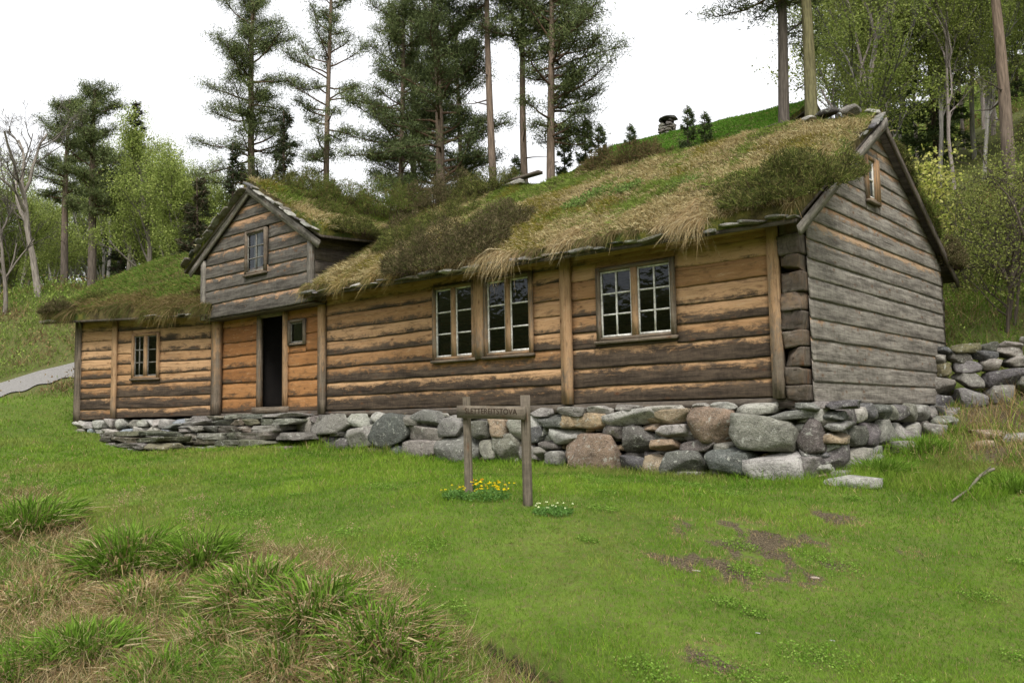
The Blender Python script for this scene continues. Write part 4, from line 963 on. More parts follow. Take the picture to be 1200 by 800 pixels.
# foreground tussocks
def tussock(px, py, R, H, cols, w_, n_, seed, label, group=None, name='grass_tussock', wd=.013, spread=.75, heads=0):
    rs = np.random.RandomState(seed); c = ground_hit(px, py); g = G()
    r = R*np.sqrt(rs.rand(n_))*.9; a = rs.rand(n_)*2*np.pi; x, y = c[0]+r*np.cos(a), c[1]+r*np.sin(a)
    out = np.stack([np.cos(a)*r/R, np.sin(a)*r/R, np.zeros(n_)], 1)
    d = out*spread+rs.randn(n_, 3)*.22+np.array([0, 0, 1.])
    col = mixcol(cols, rs, n_, w_)
    L = 1.55*H*rs.uniform(.4, 1.1, n_)*(1-.35*r/R)
    dp = out+rs.randn(n_, 3)*.35; dp[:, 2] = -.75; dp /= np.linalg.norm(dp, axis=1)[:, None]
    drybl = col[:, 0] > col[:, 1]
    blades(g, np.stack([x, y, hgt(x, y)-.02], 1), d, L, wd*rs.uniform(.7, 1.5, n_), rs.uniform(.2, .9, n_)+.4*drybl, col, rs, droop=dp)
    for k in range(heads):
        a0, r0 = rs.rand()*6.28, R*rs.rand()*.8; b0 = np.array([c[0]+r0*math.cos(a0), c[1]+r0*math.sin(a0)]); z0 = float(hgt(b0[0], b0[1])[0]); hh = H*rs.uniform(1.1, 1.9)
        tip = np.array([b0[0]+rs.randn()*.06, b0[1]+rs.randn()*.06, z0+hh]); base = np.array([b0[0], b0[1], z0])
        tube(g, [base, (base+tip)/2+rs.randn(3)*.01, tip], [.0016, .0013, .0009], 3, (.30, .22, .12), cap=False)
        m_ = 26; pp = tip+rs.randn(m_, 3)*np.array([.022, .022, .018]); leaves(g, pp, rs.randn(m_, 3), .014, .006, mixcol([(.33, .22, .13), (.42, .31, .19)], rs, m_), rs)
    o = g.build(name, M['grass'], origin=tuple(c)); tag(o, label, 'grass tussock', group)
GL = [(.12, .225, .022), (.18, .29, .045), (.075, .14, .016), DRY1, DRY2, DRY3]
gw, dw, mw = [.34, .22, .2, .10, .08, .06], [.09, .05, .08, .30, .28, .20], [.22, .15, .16, .18, .17, .12]
TS = [(150,650,.42,.26,gw,1500,'low green rush tussock at the upper left of the rough bank'),(235,650,.34,.24,gw,1500,'green tussock at the top of the rough bank below the left wing'),(300,690,.36,.24,mw,1600,'half dry tussock in the middle of the rough bank'),
      (370,715,.36,.24,mw,1700,'brown and green tussock on the crest of the rough bank'),(440,745,.32,.22,mw,1600,'green tipped tussock near the ditch, left of the lawn'),(468,772,.26,.18,gw,1300,'green tussock at the bottom edge left of the ditch'),
      (30,610,.55,.30,gw,1700,'green tussock with brown sedge at the left edge'),(95,760,.35,.18,gw,1600,'low green tussock in the bottom left corner'),(170,700,.38,.18,dw,1700,'straw coloured flattened tussock, left part of the bank'),
      (250,745,.36,.18,dw,1700,'straw coloured matted tussock, middle of the bank'),(40,700,.42,.18,dw,1500,'dry brown tussock near the left edge'),(330,780,.33,.18,dw,1500,'dry tussock at the bottom of the picture'),
      (500,812,.26,.16,gw,1000,'green tussock right above the bottom edge by the ditch'),(190,790,.3,.16,mw,1200,'mixed tussock at the bottom left'),(420,800,.30,.17,mw,1300,'mixed tussock at the bottom, left of the ditch'),(10,790,.3,.18,gw,1200,'green tussock in the extreme bottom left corner')]
for k, (px, py, R, H, w_, nn, lb) in enumerate(TS): tussock(px, py, R*.95, H*1.15, GL, w_, int(nn*1.2), 200+k, lb, 'rough tussocks in the foreground', heads=16 if k < 7 else 6)
# matted dry grass over the bank between the tussocks (nobody could count it)
rs = np.random.RandomState(12); Nn = 240000
aa = fa+np.where(rs.rand(Nn) < .86, rs.uniform(-.60, .58, Nn), rs.uniform(-.85, 1.05, Nn)); rr = 3.2*np.power(16/3.2, rs.rand(Nn)); x, y = CAM[0]+np.sin(aa)*rr, CAM[1]+np.cos(aa)*rr
bk = bank(x, y); keep = (rs.rand(Nn) < bk) & (rs.rand(Nn) > ditch(x, y)*1.2); x, y, rr = x[keep], y[keep], rr[keep]; n_ = len(x)
ph = fbm(x*1.7, y*1.7, 0, 71, 3); green = rs.rand(n_) < smooth(.50, .66, ph)*.7+.05
col = np.where(green[:, None], mixcol([(.09, .17, .02), (.15, .24, .045)], rs, n_), mixcol([DRY1, DRY2, DRY3, (.17, .11, .06)], rs, n_))
g = G(); blades(g, np.stack([x, y, hgt(x, y)-.01], 1), fix_dir(n_, rs, 1, 1.0), rs.uniform(.07, .24, n_)*(.5+.9*ph), np.clip(.0022*rr/4, .0024, .007)*rs.uniform(.7, 1.5, n_), rs.uniform(.3, 1.3, n_), col, rs)
tag(g.build('bank_grass', M['grass']), 'matted straw and green grass on the rough foreground bank', 'grass', kind='stuff')
# weeds, grass and moss on the slopes around and behind the house
rs = np.random.RandomState(14); Nn = 370000
aa = fa+np.where(rs.rand(Nn) < .86, rs.uniform(-.60, .58, Nn), rs.uniform(-.85, 1.05, Nn)); rr = 12*np.power(80/12, rs.rand(Nn)); x, y = CAM[0]+np.sin(aa)*rr, CAM[1]+np.cos(aa)*rr
wl = wild(x, y)*(1-bank(x, y)); s_, o_ = wing_frame(x, y)
inside = ((x > -14.5) & (x < .6) & (y > -.2) & (y < 7)) | ((s_ > -1) & (s_ < 4.6) & (o_ < .3) & (o_ > -6.4)) | on_path(x, y)
hid = (x < -1) & (x > -13) & (y > 7) & (y < 30)
keep = (rs.rand(Nn) < wl) & ~inside & ~hid & (rs.rand(Nn) > dirt(x, y)); x, y, rr = x[keep], y[keep], rr[keep]; n_ = len(x)
ph = fbm(x*.5, y*.5, 0, 81, 4); p2 = fbm(x*2, y*2, 0, 83, 3)
gr = rs.rand(n_) < smooth(.36, .56, ph*.6+p2*.4+.03)
col = np.where(gr[:, None], mixcol([(.11, .17, .03), (.18, .25, .05), (.24, .30, .07)], rs, n_), mixcol([(.20, .13, .065), (.13, .095, .045), (.29, .21, .10)], rs, n_))
g = G(); sz = np.clip(rr/14, 1, 5)
blades(g, np.stack([x, y, hgt(x, y)-.02], 1), fix_dir(n_, rs, 1, .6), rs.uniform(.08, .28, n_)*sz**.55*np.where((x > .5) & (y < 9), .4, 1), .006*sz*rs.uniform(.8, 1.8, n_), rs.uniform(.2, 1, n_), col, rs)
m_ = n_//2; ii = rs.randint(0, n_, m_); leaves(g, np.stack([x[ii], y[ii], hgt(x[ii], y[ii])+rs.uniform(.02, .35, m_)*sz[ii]**.5*np.where((x[ii] > .5) & (y[ii] < 9), .3, 1)], 1), rs.randn(m_, 3), .035*sz[ii], .02*sz[ii], col[ii]*1.1, rs)
tag(g.build('undergrowth', M['grass']), 'wild grass and low weeds covering the slopes around the house', 'undergrowth', kind='stuff')
# taller green clumps against the gable foot
for k, (px, py, R, H, lb) in enumerate([(1035, 553, .35, .26, 'lush green grass clump at the near foot of the gable'), (1080, 528, .35, .28, 'lush green grass clump halfway along the gable foot'), (1185, 572, .4, .25, 'weedy clump at the right edge behind the stick'), (1110, 508, .25, .2, 'small green clump below the rear corner of the gable')]):
    tussock(px, py, R, H, GL, [.4, .35, .2, .02, .02, .01], 1600, 300+k, lb, 'green clumps by the gable', wd=.009)
# flowers by the sign
def flower_clump(px, py, R, H, nf, fc, label, seed, cat='flowers'):
    rs = np.random.RandomState(seed); c = ground_hit(px, py); root = empty('flower_clump', label, cat, tuple(c), 'flower clumps on the lawn'); g = G(); n_ = 900
    r = R*np.sqrt(rs.rand(n_)); a = rs.rand(n_)*6.28; p = np.stack([r*np.cos(a), r*np.sin(a), rs.rand(n_)*H*.75*(1-.5*(r/R)**2)], 1)
    leaves(g, p, rs.randn(n_, 3)+[0, 0, .4], .03, .016, mixcol([(.08, .17, .03), (.13, .24, .06)], rs, n_), rs); g.build('foliage', M['grass'], root)
    g = G(); m_ = nf*7; cc = np.repeat(np.stack([rs.uniform(-R, R, nf), rs.uniform(-R, R, nf)*.7, rs.uniform(.6, 1.2, nf)*H], 1), 7, 0)
    dd_ = rs.randn(m_, 3); dd_[:, 2] = np.abs(dd_[:, 2])*.5; leaves(g, cc, dd_, .017, .014, mixcol([fc], rs, m_), rs); g.build('blossoms', M['grass'], root)
flower_clump(570, 585, .26, .16, 48, (.85, .62, .02), 'yellow flower clump between the two sign posts', 1)
flower_clump(533, 584, .14, .12, 10, (.8, .65, .04), 'sparse yellow flowers left of the left sign post', 2)
flower_clump(555, 577, .10, .14, 14, (.8, .42, .02), 'orange yellow flowers right behind the left sign post', 4)
flower_clump(648, 602, .2, .10, 14, (.7, .75, .45), 'pale flowers in the grass right of the right sign post', 3)
# stick and litter
a, b = ground_hit(1116, 590), ground_hit(1163, 562); g = G(); K = 9
P_ = [a+(b-a)*t+np.array([0, 0, .03+.10*t+.015*math.sin(t*9)])+np.array([.03*math.sin(t*7), 0, 0]) for t in np.linspace(0, 1, K)]
tube(g, P_, np.linspace(.012, .022, K), 6, (.30, .26, .2)); tube(g, [P_[6], P_[6]+[.12, .02, .12]], [.01, .005], 5, (.3, .26, .2))
tag(g.build('fallen_stick', M['bark'], origin=tuple(a)), 'long bare grey stick lying on the grass below the field wall', 'stick')
for k, (px, py, s, lb) in enumerate([(815, 670, .035, 'white wood chip on the bare soil of the lawn'), (955, 678, .032, 'pale pinkish stone on the bare soil at the right'), (888, 743, .014, 'tiny white pebble alone in the lawn'), (975, 752, .018, 'small grey pebble in the lawn toward the right')]):
    p = ground_hit(px, py); g = G(); rock(g, (0, 0, .01), UX, NF, s*1.3, s*.6, s*.3, [(.5, .46, .38), (.42, .33, .26), (.5, .49, .46), (.3, .3, .28)][k], 6000+k); o = g.build('pebble', M['stone']); o.location = p; tag(o, lb, 'stone', 'pebbles on the lawn')

# ------------------------------------------------------------------ roof vegetation
def roof_grass(key, n_, seed, colf, Lf, W=.010, eave=None, name='roof_grass'):
    P, o, surf = roofs[key]; rs = np.random.RandomState(seed); u, v = rs.rand(n_), rs.rand(n_); pos = surf(u, v)
    col = colf(pos, u, v, rs); L = Lf(pos, u, v, rs)
    p2 = P(np.array([0., 1, 0]), np.array([0., 0, 1])); dn = p2[0]-p2[2]; dn = dn/np.linalg.norm(dn)
    clump = fbm(pos[:, 0]*5, pos[:, 1]*5, 0, seed, 2)
    d = fix_dir(n_, rs, 1, .75)+dn*.45; droop = np.tile(dn, (n_, 1))*.7+rs.randn(n_, 3)*.35+[0, 0, -.45]
    g = G(); blades(g, pos-[0, 0, .02], d, L*(.5+clump), W*rs.uniform(.6, 1.5, n_), rs.uniform(.2, 1.1, n_), col, rs, droop=droop)
    return g, o
def tuft_col(pos, u, v, rs, dryness=.0):
    n_ = len(pos); a = fbm(pos[:, 0]*.8, pos[:, 1]*.8, pos[:, 2], 91, 4); b = fbm(pos[:, 0]*3, pos[:, 1]*3, 0, 93, 3)
    gsel = rs.rand(n_) < smooth(.42, .62, a*.65+b*.35-dryness+.04); moss = rs.rand(n_) < smooth(.58, .68, fbm(pos[:, 0]*1.3+5, pos[:, 1]*1.3, 0, 95, 3))*.6
    c = np.where(gsel[:, None], mixcol([(.16, .23, .04), (.24, .31, .07), (.13, .16, .035)], rs, n_), mixcol([(.48, .39, .20), (.37, .285, .135), (.56, .48, .27), (.25, .20, .09)], rs, n_))
    return np.where(moss[:, None], mixcol([(.24, .20, .035), (.18, .17, .03)], rs, n_), c)
g, o = roof_grass('main', 150000, 1, lambda p, u, v, r: tuft_col(p, u, v, r, .03+.12*(v < .25)), lambda p, u, v, r: r.uniform(.04, .15, len(u)))
tag(g.build('roof_grass', M['grass'], o), kind='stuff')
def hang(key, n_, seed, u0, u1, Lr, cols, mod=None, vmax=.05):
    """long dry grass falling over the eave"""
    P, o, surf = roofs[key]; rs = np.random.RandomState(seed); u, v = rs.uniform(u0, u1, n_), rs.rand(n_)*vmax; pos = surf(u, v)
    p2 = P(np.array([0., 1, 0]), np.array([0., 0, 1])); dn = p2[0]-p2[2]; dn = dn/np.linalg.norm(dn); al = (p2[1]-p2[0])/np.linalg.norm(p2[1]-p2[0])
    k = fbm(u*26, 0*u, 0, seed, 3); L = rs.uniform(*Lr, n_)*(.35+1.3*smooth(.45, .68, k))
    d = dn*.75+rs.randn(n_, 3)*.28+[0, 0, .12]; dr = np.tile([0, 0, -1.], (n_, 1))+dn*.2+rs.randn(n_, 3)*.25+al*(rs.randn(n_)*.3)[:, None]
    g = G(); blades(g, pos, d, L, .007*rs.uniform(.6, 1.5, n_), rs.uniform(.7, 1.4, n_), mixcol(cols, rs, n_), rs, droop=dr); tag(g.build('hanging_grass', M['grass'], o), kind='stuff')
STRAW = [(.48, .38, .21), (.38, .27, .14), (.56, .47, .29), (.26, .19, .09)]
hang('main', 13000, 21, .0, .42, (.08, .18), [(.34, .25, .10), (.25, .17, .07), (.13, .15, .035), (.40, .32, .16)], vmax=.10)
hang('main', 17000, 22, .36, .86, (.06, .16), STRAW, vmax=.13); hang('main', 700, 28, .43, .56, (.14, .26), STRAW, vmax=.03); hang('main', 900, 29, .80, .88, (.12, .22), STRAW, vmax=.03)
hang('main', 5000, 23, .8, 1, (.06, .16), STRAW, vmax=.10)
g, o = roof_grass('wf', 70000, 2, lambda p, u, v, r: np.where((r.rand(len(u)) < smooth(.05, .35, v+(fbm(p[:, 0], p[:, 1], 0, 7, 3)-.5)*.6))[:, None], mixcol([(.12, .22, .03), (.18, .27, .055), (.10, .14, .03), (.26, .23, .08)], r, len(u)), mixcol([(.20, .15, .06), (.13, .12, .035), (.28, .21, .10)], r, len(u))), lambda p, u, v, r: r.uniform(.05, .15, len(u)), W=.014)
tag(g.build('roof_grass', M['grass'], o), kind='stuff'); hang('wf', 9000, 26, 0, 1, (.07, .20), [(.20, .14, .07), (.12, .11, .04), (.09, .12, .03)], vmax=.03); hang('main', 9000, 27, 0, .95, (.05, .14), [(.30, .22, .11), (.16, .12, .06), (.12, .13, .04)], vmax=.02); hang('wf', 15000, 24, 0, 1, (.12, .26), [(.22, .15, .07), (.30, .22, .11), (.12, .10, .035), (.12, .15, .03)], vmax=.14)
g, o = roof_grass('dr', 32000, 3, lambda p, u, v, r: tuft_col(p, u, v, r, -.05), lambda p, u, v, r: r.uniform(.08, .2, len(u)), W=.013); tag(g.build('roof_grass', M['grass'], o), kind='stuff')
g, o = roof_grass('dl', 9000, 4, lambda p, u, v, r: tuft_col(p, u, v, r), lambda p, u, v, r: r.uniform(.08, .2, len(u)), W=.013); tag(g.build('roof_grass', M['grass'], o), kind='stuff')
g, o = roof_grass('mid', 8000, 5, lambda p, u, v, r: tuft_col(p, u, v, r), lambda p, u, v, r: r.uniform(.08, .22, len(u)), W=.013); tag(g.build('roof_grass', M['grass'], o), kind='stuff')
g, o = roof_grass('back', 26000, 6, lambda p, u, v, r: tuft_col(p, u, v, r), lambda p, u, v, r: r.uniform(.08, .25, len(u)), W=.013); tag(g.build('roof_grass', M['grass'], o), kind='stuff')
g, o = roof_grass('cf', 45000, 7, lambda p, u, v, r: mixcol([(.10, .24, .025), (.15, .30, .04), (.2, .26, .07)], r, len(u), [.45, .4, .15]), lambda p, u, v, r: r.uniform(.05, .12, len(u)), W=.022); tag(g.build('roof_grass', M['grass'], o), kind='stuff')

def heather(c, ax, ay, H, n_, seed, cols, label, dn=(0, 0, 0), w_=None, tilt=0.):
    """springy low bush: many upright wiry shoots with tiny leaves; tilt = rise per metre in y"""
    rs = np.random.RandomState(seed); g = G(); r = np.sqrt(rs.rand(n_)); a = rs.rand(n_)*6.28
    lump = fbm(np.cos(a)*r*ax*4.5+seed, np.sin(a)*r*ay*4.5, 0, seed, 3)
    x, y = ax*r*np.cos(a), ay*r*np.sin(a); hh = H*np.sqrt(np.clip(1-r**2*.92, 0, 1))*(.25+1.35*smooth(.25, .75, lump))
    base = np.stack([x*.8, y*.8, y*.8*tilt-.05], 1); out = np.stack([x/ax*.75, y/ay*.75, np.zeros(n_)], 1)
    st = rs.rand(n_)**.6; pos = base+np.stack([x*.25, y*.25, hh*st], 1)
    d = out+rs.randn(n_, 3)*.75+[0, 0, .7]+np.array(dn)
    L = rs.uniform(.04, .10, n_)
    blades(g, pos, d, L*(.6+.9*lump), .009*rs.uniform(.6, 1.4, n_), rs.uniform(0, .5, n_), mixcol(cols, rs, n_, w_)*(1+.9*(fbm(x*7+seed, y*7, 0, seed+5, 2)-.5))[:, None], rs)
    m_ = n_//2; i_ = rs.randint(0, n_, m_); leaves(g, pos[i_]+rs.randn(m_, 3)*.03, d[i_], .03, .012, mixcol(cols, rs, m_, w_), rs)
    k_ = n_//60
    for q in range(k_): tube(g, [base[q], (base[q]+pos[q])/2+rs.randn(3)*.02, pos[q]], [.006, .004, .002], 3, (.09, .06, .045), cap=False)
    o = g.build('heather_bush', M['grass']); o.location = [float(q) for q in c]; tag(o, label, 'heather', 'heather bushes on the turf roof'); return o
OL = [(.075, .092, .022), (.11, .13, .03), (.09, .075, .03), (.19, .185, .06), (.04, .048, .015)]
BR = [(.115, .09, .048), (.08, .066, .03), (.05, .046, .02), (.18, .145, .08), (.085, .095, .028)]
GN = [(.09, .13, .025), (.13, .16, .035), (.07, .08, .02), (.16, .13, .05)]
def rp(px, py, P):                                # photo ray meets a roof plane (turf surface)
    q = P(np.array([0., 1, 0]), np.array([0., 0, 1])); n_ = np.cross(q[1]-q[0], q[2]-q[0]); return hit(px, py, q[0]+[0, 0, .24], n_)
TL = .60
def hb(px, py, P, ax, ay, H, n_, seed, cols, label, tilt=TL): heather(rp(px, py, P), ax, ay, H, n_, seed, cols, label, (0, -.1, 0), tilt=tilt)
hb(925, 218, P_main, .95, .75, .34, 15000, 31, OL, 'dark olive heather bush on the roof nearest the gable')
hb(870, 222, P_main, .5, .4, .22, 5000, 32, OL, 'small olive heather bush left of the large one near the gable')
hb(520, 300, P_main, 1.35, .75, .50, 19000, 33, BR, 'large grey brown heather bush spilling over the eave above the paired windows')
hb(585, 265, P_main, .7, .6, .34, 7000, 34, BR, 'brown heather bush up the slope right of the large grey brown one')
hb(470, 285, P_main, .6, .5, .35, 6000, 35, OL, 'olive heather bush left of the large grey brown one')
heather((-4.35, 2.95, 4.62), 1.05, .5, .36, 8000, 36, [(.15, .10, .05), (.10, .08, .035), (.08, .085, .025)], 'reddish brown heather bush on the middle of the ridge')
heather((-7.9, 2.9, 4.78), .9, .6, .40, 8000, 37, OL, 'olive heather bush on the ridge left of the old plank', tilt=.2)
heather((-9.3, 2.8, 4.72), 1.0, .8, .60, 10000, 38, BR, 'brown heather bush on the ridge right of the dormer', tilt=.3)
heather((-10.4, 2.2, 4.5), 1.0, .9, .68, 10000, 39, GN, 'bright green heather bush where dormer and main roof meet')
heather((-11.3, 1.0, 4.75), .95, 1.0, .52, 11000, 40, GN, 'mossy green heather bush on the right slope of the dormer')
heather((-9.45, .5, 3.70), .45, .8, .32, 7000, 50, OL, 'olive heather bush drooping off the right eave of the dormer')
heather((-9.2, 1.9, 3.95), .6, .7, .40, 7000, 51, BR, 'brown heather bush in the angle between dormer and main roof', tilt=.5)
heather((-8.6, 1.3, 3.65), .6, .6, .30, 5000, 52, GN, 'yellow green heather bush beside the dark recess under the dormer eave', tilt=.6)
heather((-12.0, .9, 5.1), .8, .9, .45, 8000, 41, OL, 'olive heather bush on top of the dormer')
heather((-10.5, .5, 4.25), .6, .7, .32, 6000, 42, GN, 'yellow green heather bush low on the dormer slope')
heather((-8.0, 2.0, 4.15), .9, .8, .34, 7000, 43, OL, 'olive heather bush high on the slope behind the large grey brown one', tilt=.6)
heather(tuple(wp(4.75, .2, 2.72)), .6, .6, .30, 6000, 44, BR, 'brown heather bush at the far left end of the wing roof')
heather(tuple(wp(4.2, -.3, 3.0)), .5, .5, .25, 4000, 45, OL, 'olive heather bush on the wing roof near its left end')
heather((.40, 6.7, 2.5), .3, .55, .40, 7000, 46, BR, 'brown bush hanging from the rear eave behind the gable')
heather((.40, 5.3, 3.2), .22, .7, .34, 5000, 47, GN, 'green moss bush on the rear roof slope beyond the gable', tilt=-.6)
heather((.40, 4.2, 3.85), .18, .6, .22, 3000, 48, OL, 'small olive bush on the rear slope near the ridge', tilt=-.6)
for k, (px, py, lb) in enumerate([(700, 228, 'bright green leafy weed on the middle of the main roof'), (735, 222, 'bright green leafy weed right of its neighbour on the main roof'), (800, 218, 'bright green leafy weed halfway to the gable heather'), (675, 240, 'small green leafy weed lower on the main roof')]):
    c = rp(px, py, P_main); g = G(); rs = np.random.RandomState(k); n_ = 500; p = np.clip(rs.randn(n_, 3), -1.6, 1.6)*[.15, .11, .03]; p[:, 2] += p[:, 1]*.6+.04
    leaves(g, p, rs.randn(n_, 3)+[0, 0, .5], .05, .03, mixcol([(.12, .19, .045), (.18, .25, .07)], rs, n_), rs); tube(g, [[0, 0, -.05], [0, 0, .05]], [.12, .10], 5, (.08, .1, .03)); o = g.build('leafy_weed', M['grass']); o.location = c; tag(o, lb, 'weed', 'leafy weeds on the turf roof')

# ------------------------------------------------------------------ trees
def hxy(x, y): return float(hgt(x, y)[0])
PB0, PB1 = np.array((.15, .122, .10)), np.array((.235, .172, .128))
def pine(label, px, depth, ytop, w_px, cs, R, seed, dens=1., lean=0., group='tall pines behind the farmhouse', az_bias=None, cols=None, loc=None, H=None, fol=1., name='pine_tree', r0=None, bark=(PB0, PB1)):
    """tall Scots pine: px the column its trunk stands in, ytop the row its top reaches"""
    rs = np.random.RandomState(seed)
    if loc is None:
        p = at(px, 300, depth); z0 = hxy(p[0], p[1]); top = at(px, ytop, depth); H = top[2]-z0; loc = (p[0], p[1], z0); r0 = w_px/2/F_PX*depth*1.15
    root = empty(name, label, 'tree', loc, group); K = 14; t = np.linspace(0, 1, K); lx, ly = rs.randn(2)*.012
    side = ROT[:, 0]
    T = np.stack([side[0]*lean*t*H+np.sin(t*5+seed)*.012*H*.5, side[1]*lean*t*H+np.cos(t*4+seed)*.01*H*.5, t*H-.3*(t == 0)], 1)
    cf = (np.array(bark[0])[None]*(1-smooth(.15, .6, t))[:, None]+np.array(bark[1])[None]*smooth(.15, .6, t)[:, None]); g = G(); tube(g, T, r0*(1-.78*t**1.2)+.02, 9, cf)
    gb = g; gf = G(); tips = []
    nb = int(50*dens)
    for b in range(nb):
        q = cs+(1-cs)*(b+rs.rand())/nb; q = min(q, .985); base = np.array([np.interp(q, t, T[:, k]) for k in range(3)])
        az = rs.rand()*6.28 if az_bias is None or rs.rand() > .4 else az_bias+rs.randn()*.6
        rel = (q-cs)/(1-cs); Lb = R*(1-.62*rel**2)*rs.uniform(.35, 1.15)*(.60+.4*min(1, rel*4)); el = -.12+.75*rel+rs.randn()*.16
        d = np.array([math.cos(az), math.sin(az), el]); m = 6; P_ = [base]; dd_ = d/np.linalg.norm(d)
        for s in range(m):
            dd_ = dd_+rs.randn(3)*.14+np.array([0, 0, .05]); dd_ /= np.linalg.norm(dd_); P_.append(P_[-1]+dd_*Lb/m)
        P_ = np.array(P_); rb = r0*.22*(1-.4*rel)+.012; tube(gb, P_, np.linspace(rb, .010, m+1), 5, np.array((.16, .10, .065)), cap=False)
        nt_ = int(9+Lb*6)
        for s in range(nt_):
            f = .38+.62*rs.rand(); pb = np.array([np.interp(f*m, range(m+1), P_[:, k]) for k in range(3)])
            sd_ = np.cross(dd_, [0, 0, 1.])*rs.choice([-1, 1]); td = sd_*rs.uniform(.4, 1)+dd_*rs.uniform(.2, .9)+np.array([0, 0, rs.uniform(0, .45)]); td /= np.linalg.norm(td); tl_ = rs.uniform(.25, .7)*Lb*.5*(1.2-.5*f)
            pe = pb+td*tl_; tube(gb, [pb, (pb+pe)/2+rs.randn(3)*.03, pe], [.012, .009, .004], 3, (.13, .09, .06), cap=False)
            for u_ in (.45, .7, .88, 1.0): tips.append(pb+td*tl_*u_+rs.randn(3)*.06)
    for q in range(5):                               # dead stubs below the crown
        f = cs*rs.uniform(.45, .98); base = np.array([np.interp(f, t, T[:, k]) for k in range(3)]); az = rs.rand()*6.28; d = np.array([math.cos(az), math.sin(az), rs.uniform(-.2, .3)])
        tube(gb, [base, base+d*.5*R*.4+rs.randn(3)*.05, base+d*R*rs.uniform(.25, .55)+rs.randn(3)*.1], [.03, .018, .005], 4, (.16, .13, .11), cap=False)
    tips = np.array(tips); k = int(9*fol); pos = np.repeat(tips, k, 0)+rs.randn(len(tips)*k, 3)*np.array([.15, .15, .08]); n_ = len(pos)
    shade = np.repeat(rs.uniform(.6, 1.3, len(tips)), k)[:, None]
    cc = mixcol(cols or [(.075, .10, .036), (.11, .14, .05), (.16, .185, .07)], rs, n_)*shade; sz = max(1., depth/34 if depth else 1)
    tri_needles(gf, pos, rs.randn(n_, 3)+[0, 0, .35], rs.uniform(.09, .17, n_), .024*sz, cc, rs)
    gb.build('trunk', M['bark'], root, smooth_=True); gf.build('crown', M['needle'], root); return root
pine('tall pine with a ragged layered crown, left of the dormer peak', 298, 34, -12, 9.5, .42, 2.9, 1, 1.3, -.01, fol=1.3)
pine('slender sparse pine between the dormer peak and the dense dark pine', 385, 33, -30, 7.5, .50, 2.0, 2, .85, fol=.8)
pine('leaning pine at the left side of the dense dark group', 471, 31, -14, 7, .42, 2.4, 3, 1.2, fol=1.2)
pine('thin pine trunk in the middle of the dense dark group', 483, 33, 10, 8, .38, 2.2, 4, 1.1, fol=1.2)
pine('stout dark pine with the densest crown', 514, 29, -40, 12.5, .42, 2.8, 5, 1.5, cols=[(.06, .08, .032), (.085, .11, .04), (.12, .145, .055)], fol=1.35)
pine('thin dark pine right of the stout dark one', 541, 34, 20, 6, .38, 1.9, 6, 1.0, fol=1.1)
pine('straight bare trunked pine with pinkish bark', 579, 28, -150, 9, .75, 2.6, 7, 1.3)
pine('reddish pine trunk second from the right of the row', 619, 29, -95, 8.5, .68, 2.5, 8, 1.2)
pine('pine with wide right hand boughs at the right end of the row', 650, 27.5, -60, 11, .52, 2.6, 9, 1.3, az_bias=math.atan2(ROT[1, 0], ROT[0, 0]), fol=1.1)
pine('dark straight pine trunk behind the ridge, left of the mossy one', 927, 21, -260, 13.5, .80, 2.6, 10, 1.3, group='pines behind the right part of the roof', bark=((.13, .11, .095), (.15, .125, .105)))
pine('thick mossy olive pine trunk behind the ridge', 957, 20.5, -240, 16, .66, 3.6, 11, 1.4, -.005, 'pines behind the right part of the roof', az_bias=math.atan2(-ROT[1, 0], -ROT[0, 0]), bark=((.17, .165, .08), (.20, .18, .09)))
pine('thick reddish trunk standing at the right edge of the picture', 1186, 19, -200, 13.5, .75, 2.2, 12, .9, group='pines behind the right part of the roof')
pine('pine with dull green crown over the birches at the left', 107, 37, 98, 8, .35, 1.9, 13, 1.1, group='trees left of the farmhouse')
pine('smaller pine behind the bare tree at the left', 76, 40, 112, 7, .45, 1.8, 14, .9, group='trees left of the farmhouse')

def spruce(label, loc, H, R, seed, group, cols=None, dens=1., ragged=0., name='spruce_tree'):
    rs = np.random.RandomState(seed); root = empty(name, label, 'tree', loc, group); g = G(); t = np.linspace(0, 1, 8)
    tube(g, np.stack([np.sin(t*3+seed)*.02*H*.3, np.cos(t*3)*.01*H, t*H-.2*(t == 0)], 1), H*.013*(1-.9*t)+.01, 7, (.12, .085, .065)); gf = G(); P_, D_ = [], []
    nb = int(95*dens)
    for b in range(nb):
        q = .08+.91*(b/nb); az = rs.rand()*6.28; L = R*(1-q)**.85*rs.uniform(.6, 1.1)*(1-ragged*rs.rand())+.08; d = np.array([math.cos(az), math.sin(az), -.25+.5*q]); base = np.array([0, 0, q*H])
        e = base+d*L*.6; e2 = base+d*L+np.array([0, 0, .08*L]); tube(g, [base, e, e2], [.02, .012, .004], 3, (.10, .075, .055), cap=False)
        m = int(14*L+5); f = rs.rand(m)**.7; pp = base+(e2-base)*f[:, None]; sd_ = np.cross(d, [0, 0, 1]); w_ = rs.uniform(-1, 1, m)*.28*L*(1.1-f); pp = pp+sd_[None]*w_[:, None]; P_.append(pp); D_.append(np.tile(d, (m, 1))+sd_[None]*np.sign(w_)[:, None]*.6+[0, 0, -.15])
    P_, D_ = np.concatenate(P_), np.concatenate(D_); k = 7; n_ = len(P_)*k
    tri_needles(gf, np.repeat(P_, k, 0)+rs.randn(n_, 3)*.05, np.repeat(D_, k, 0)+rs.randn(n_, 3)*.6, rs.uniform(.12, .24, n_), .045, mixcol(cols or [(.045, .07, .025), (.07, .10, .035), (.10, .13, .045)], rs, n_)*np.repeat(rs.uniform(.7, 1.3, len(P_)), k)[:, None], rs)
    g.build('trunk', M['bark'], root); gf.build('crown', M['needle'], root); return root
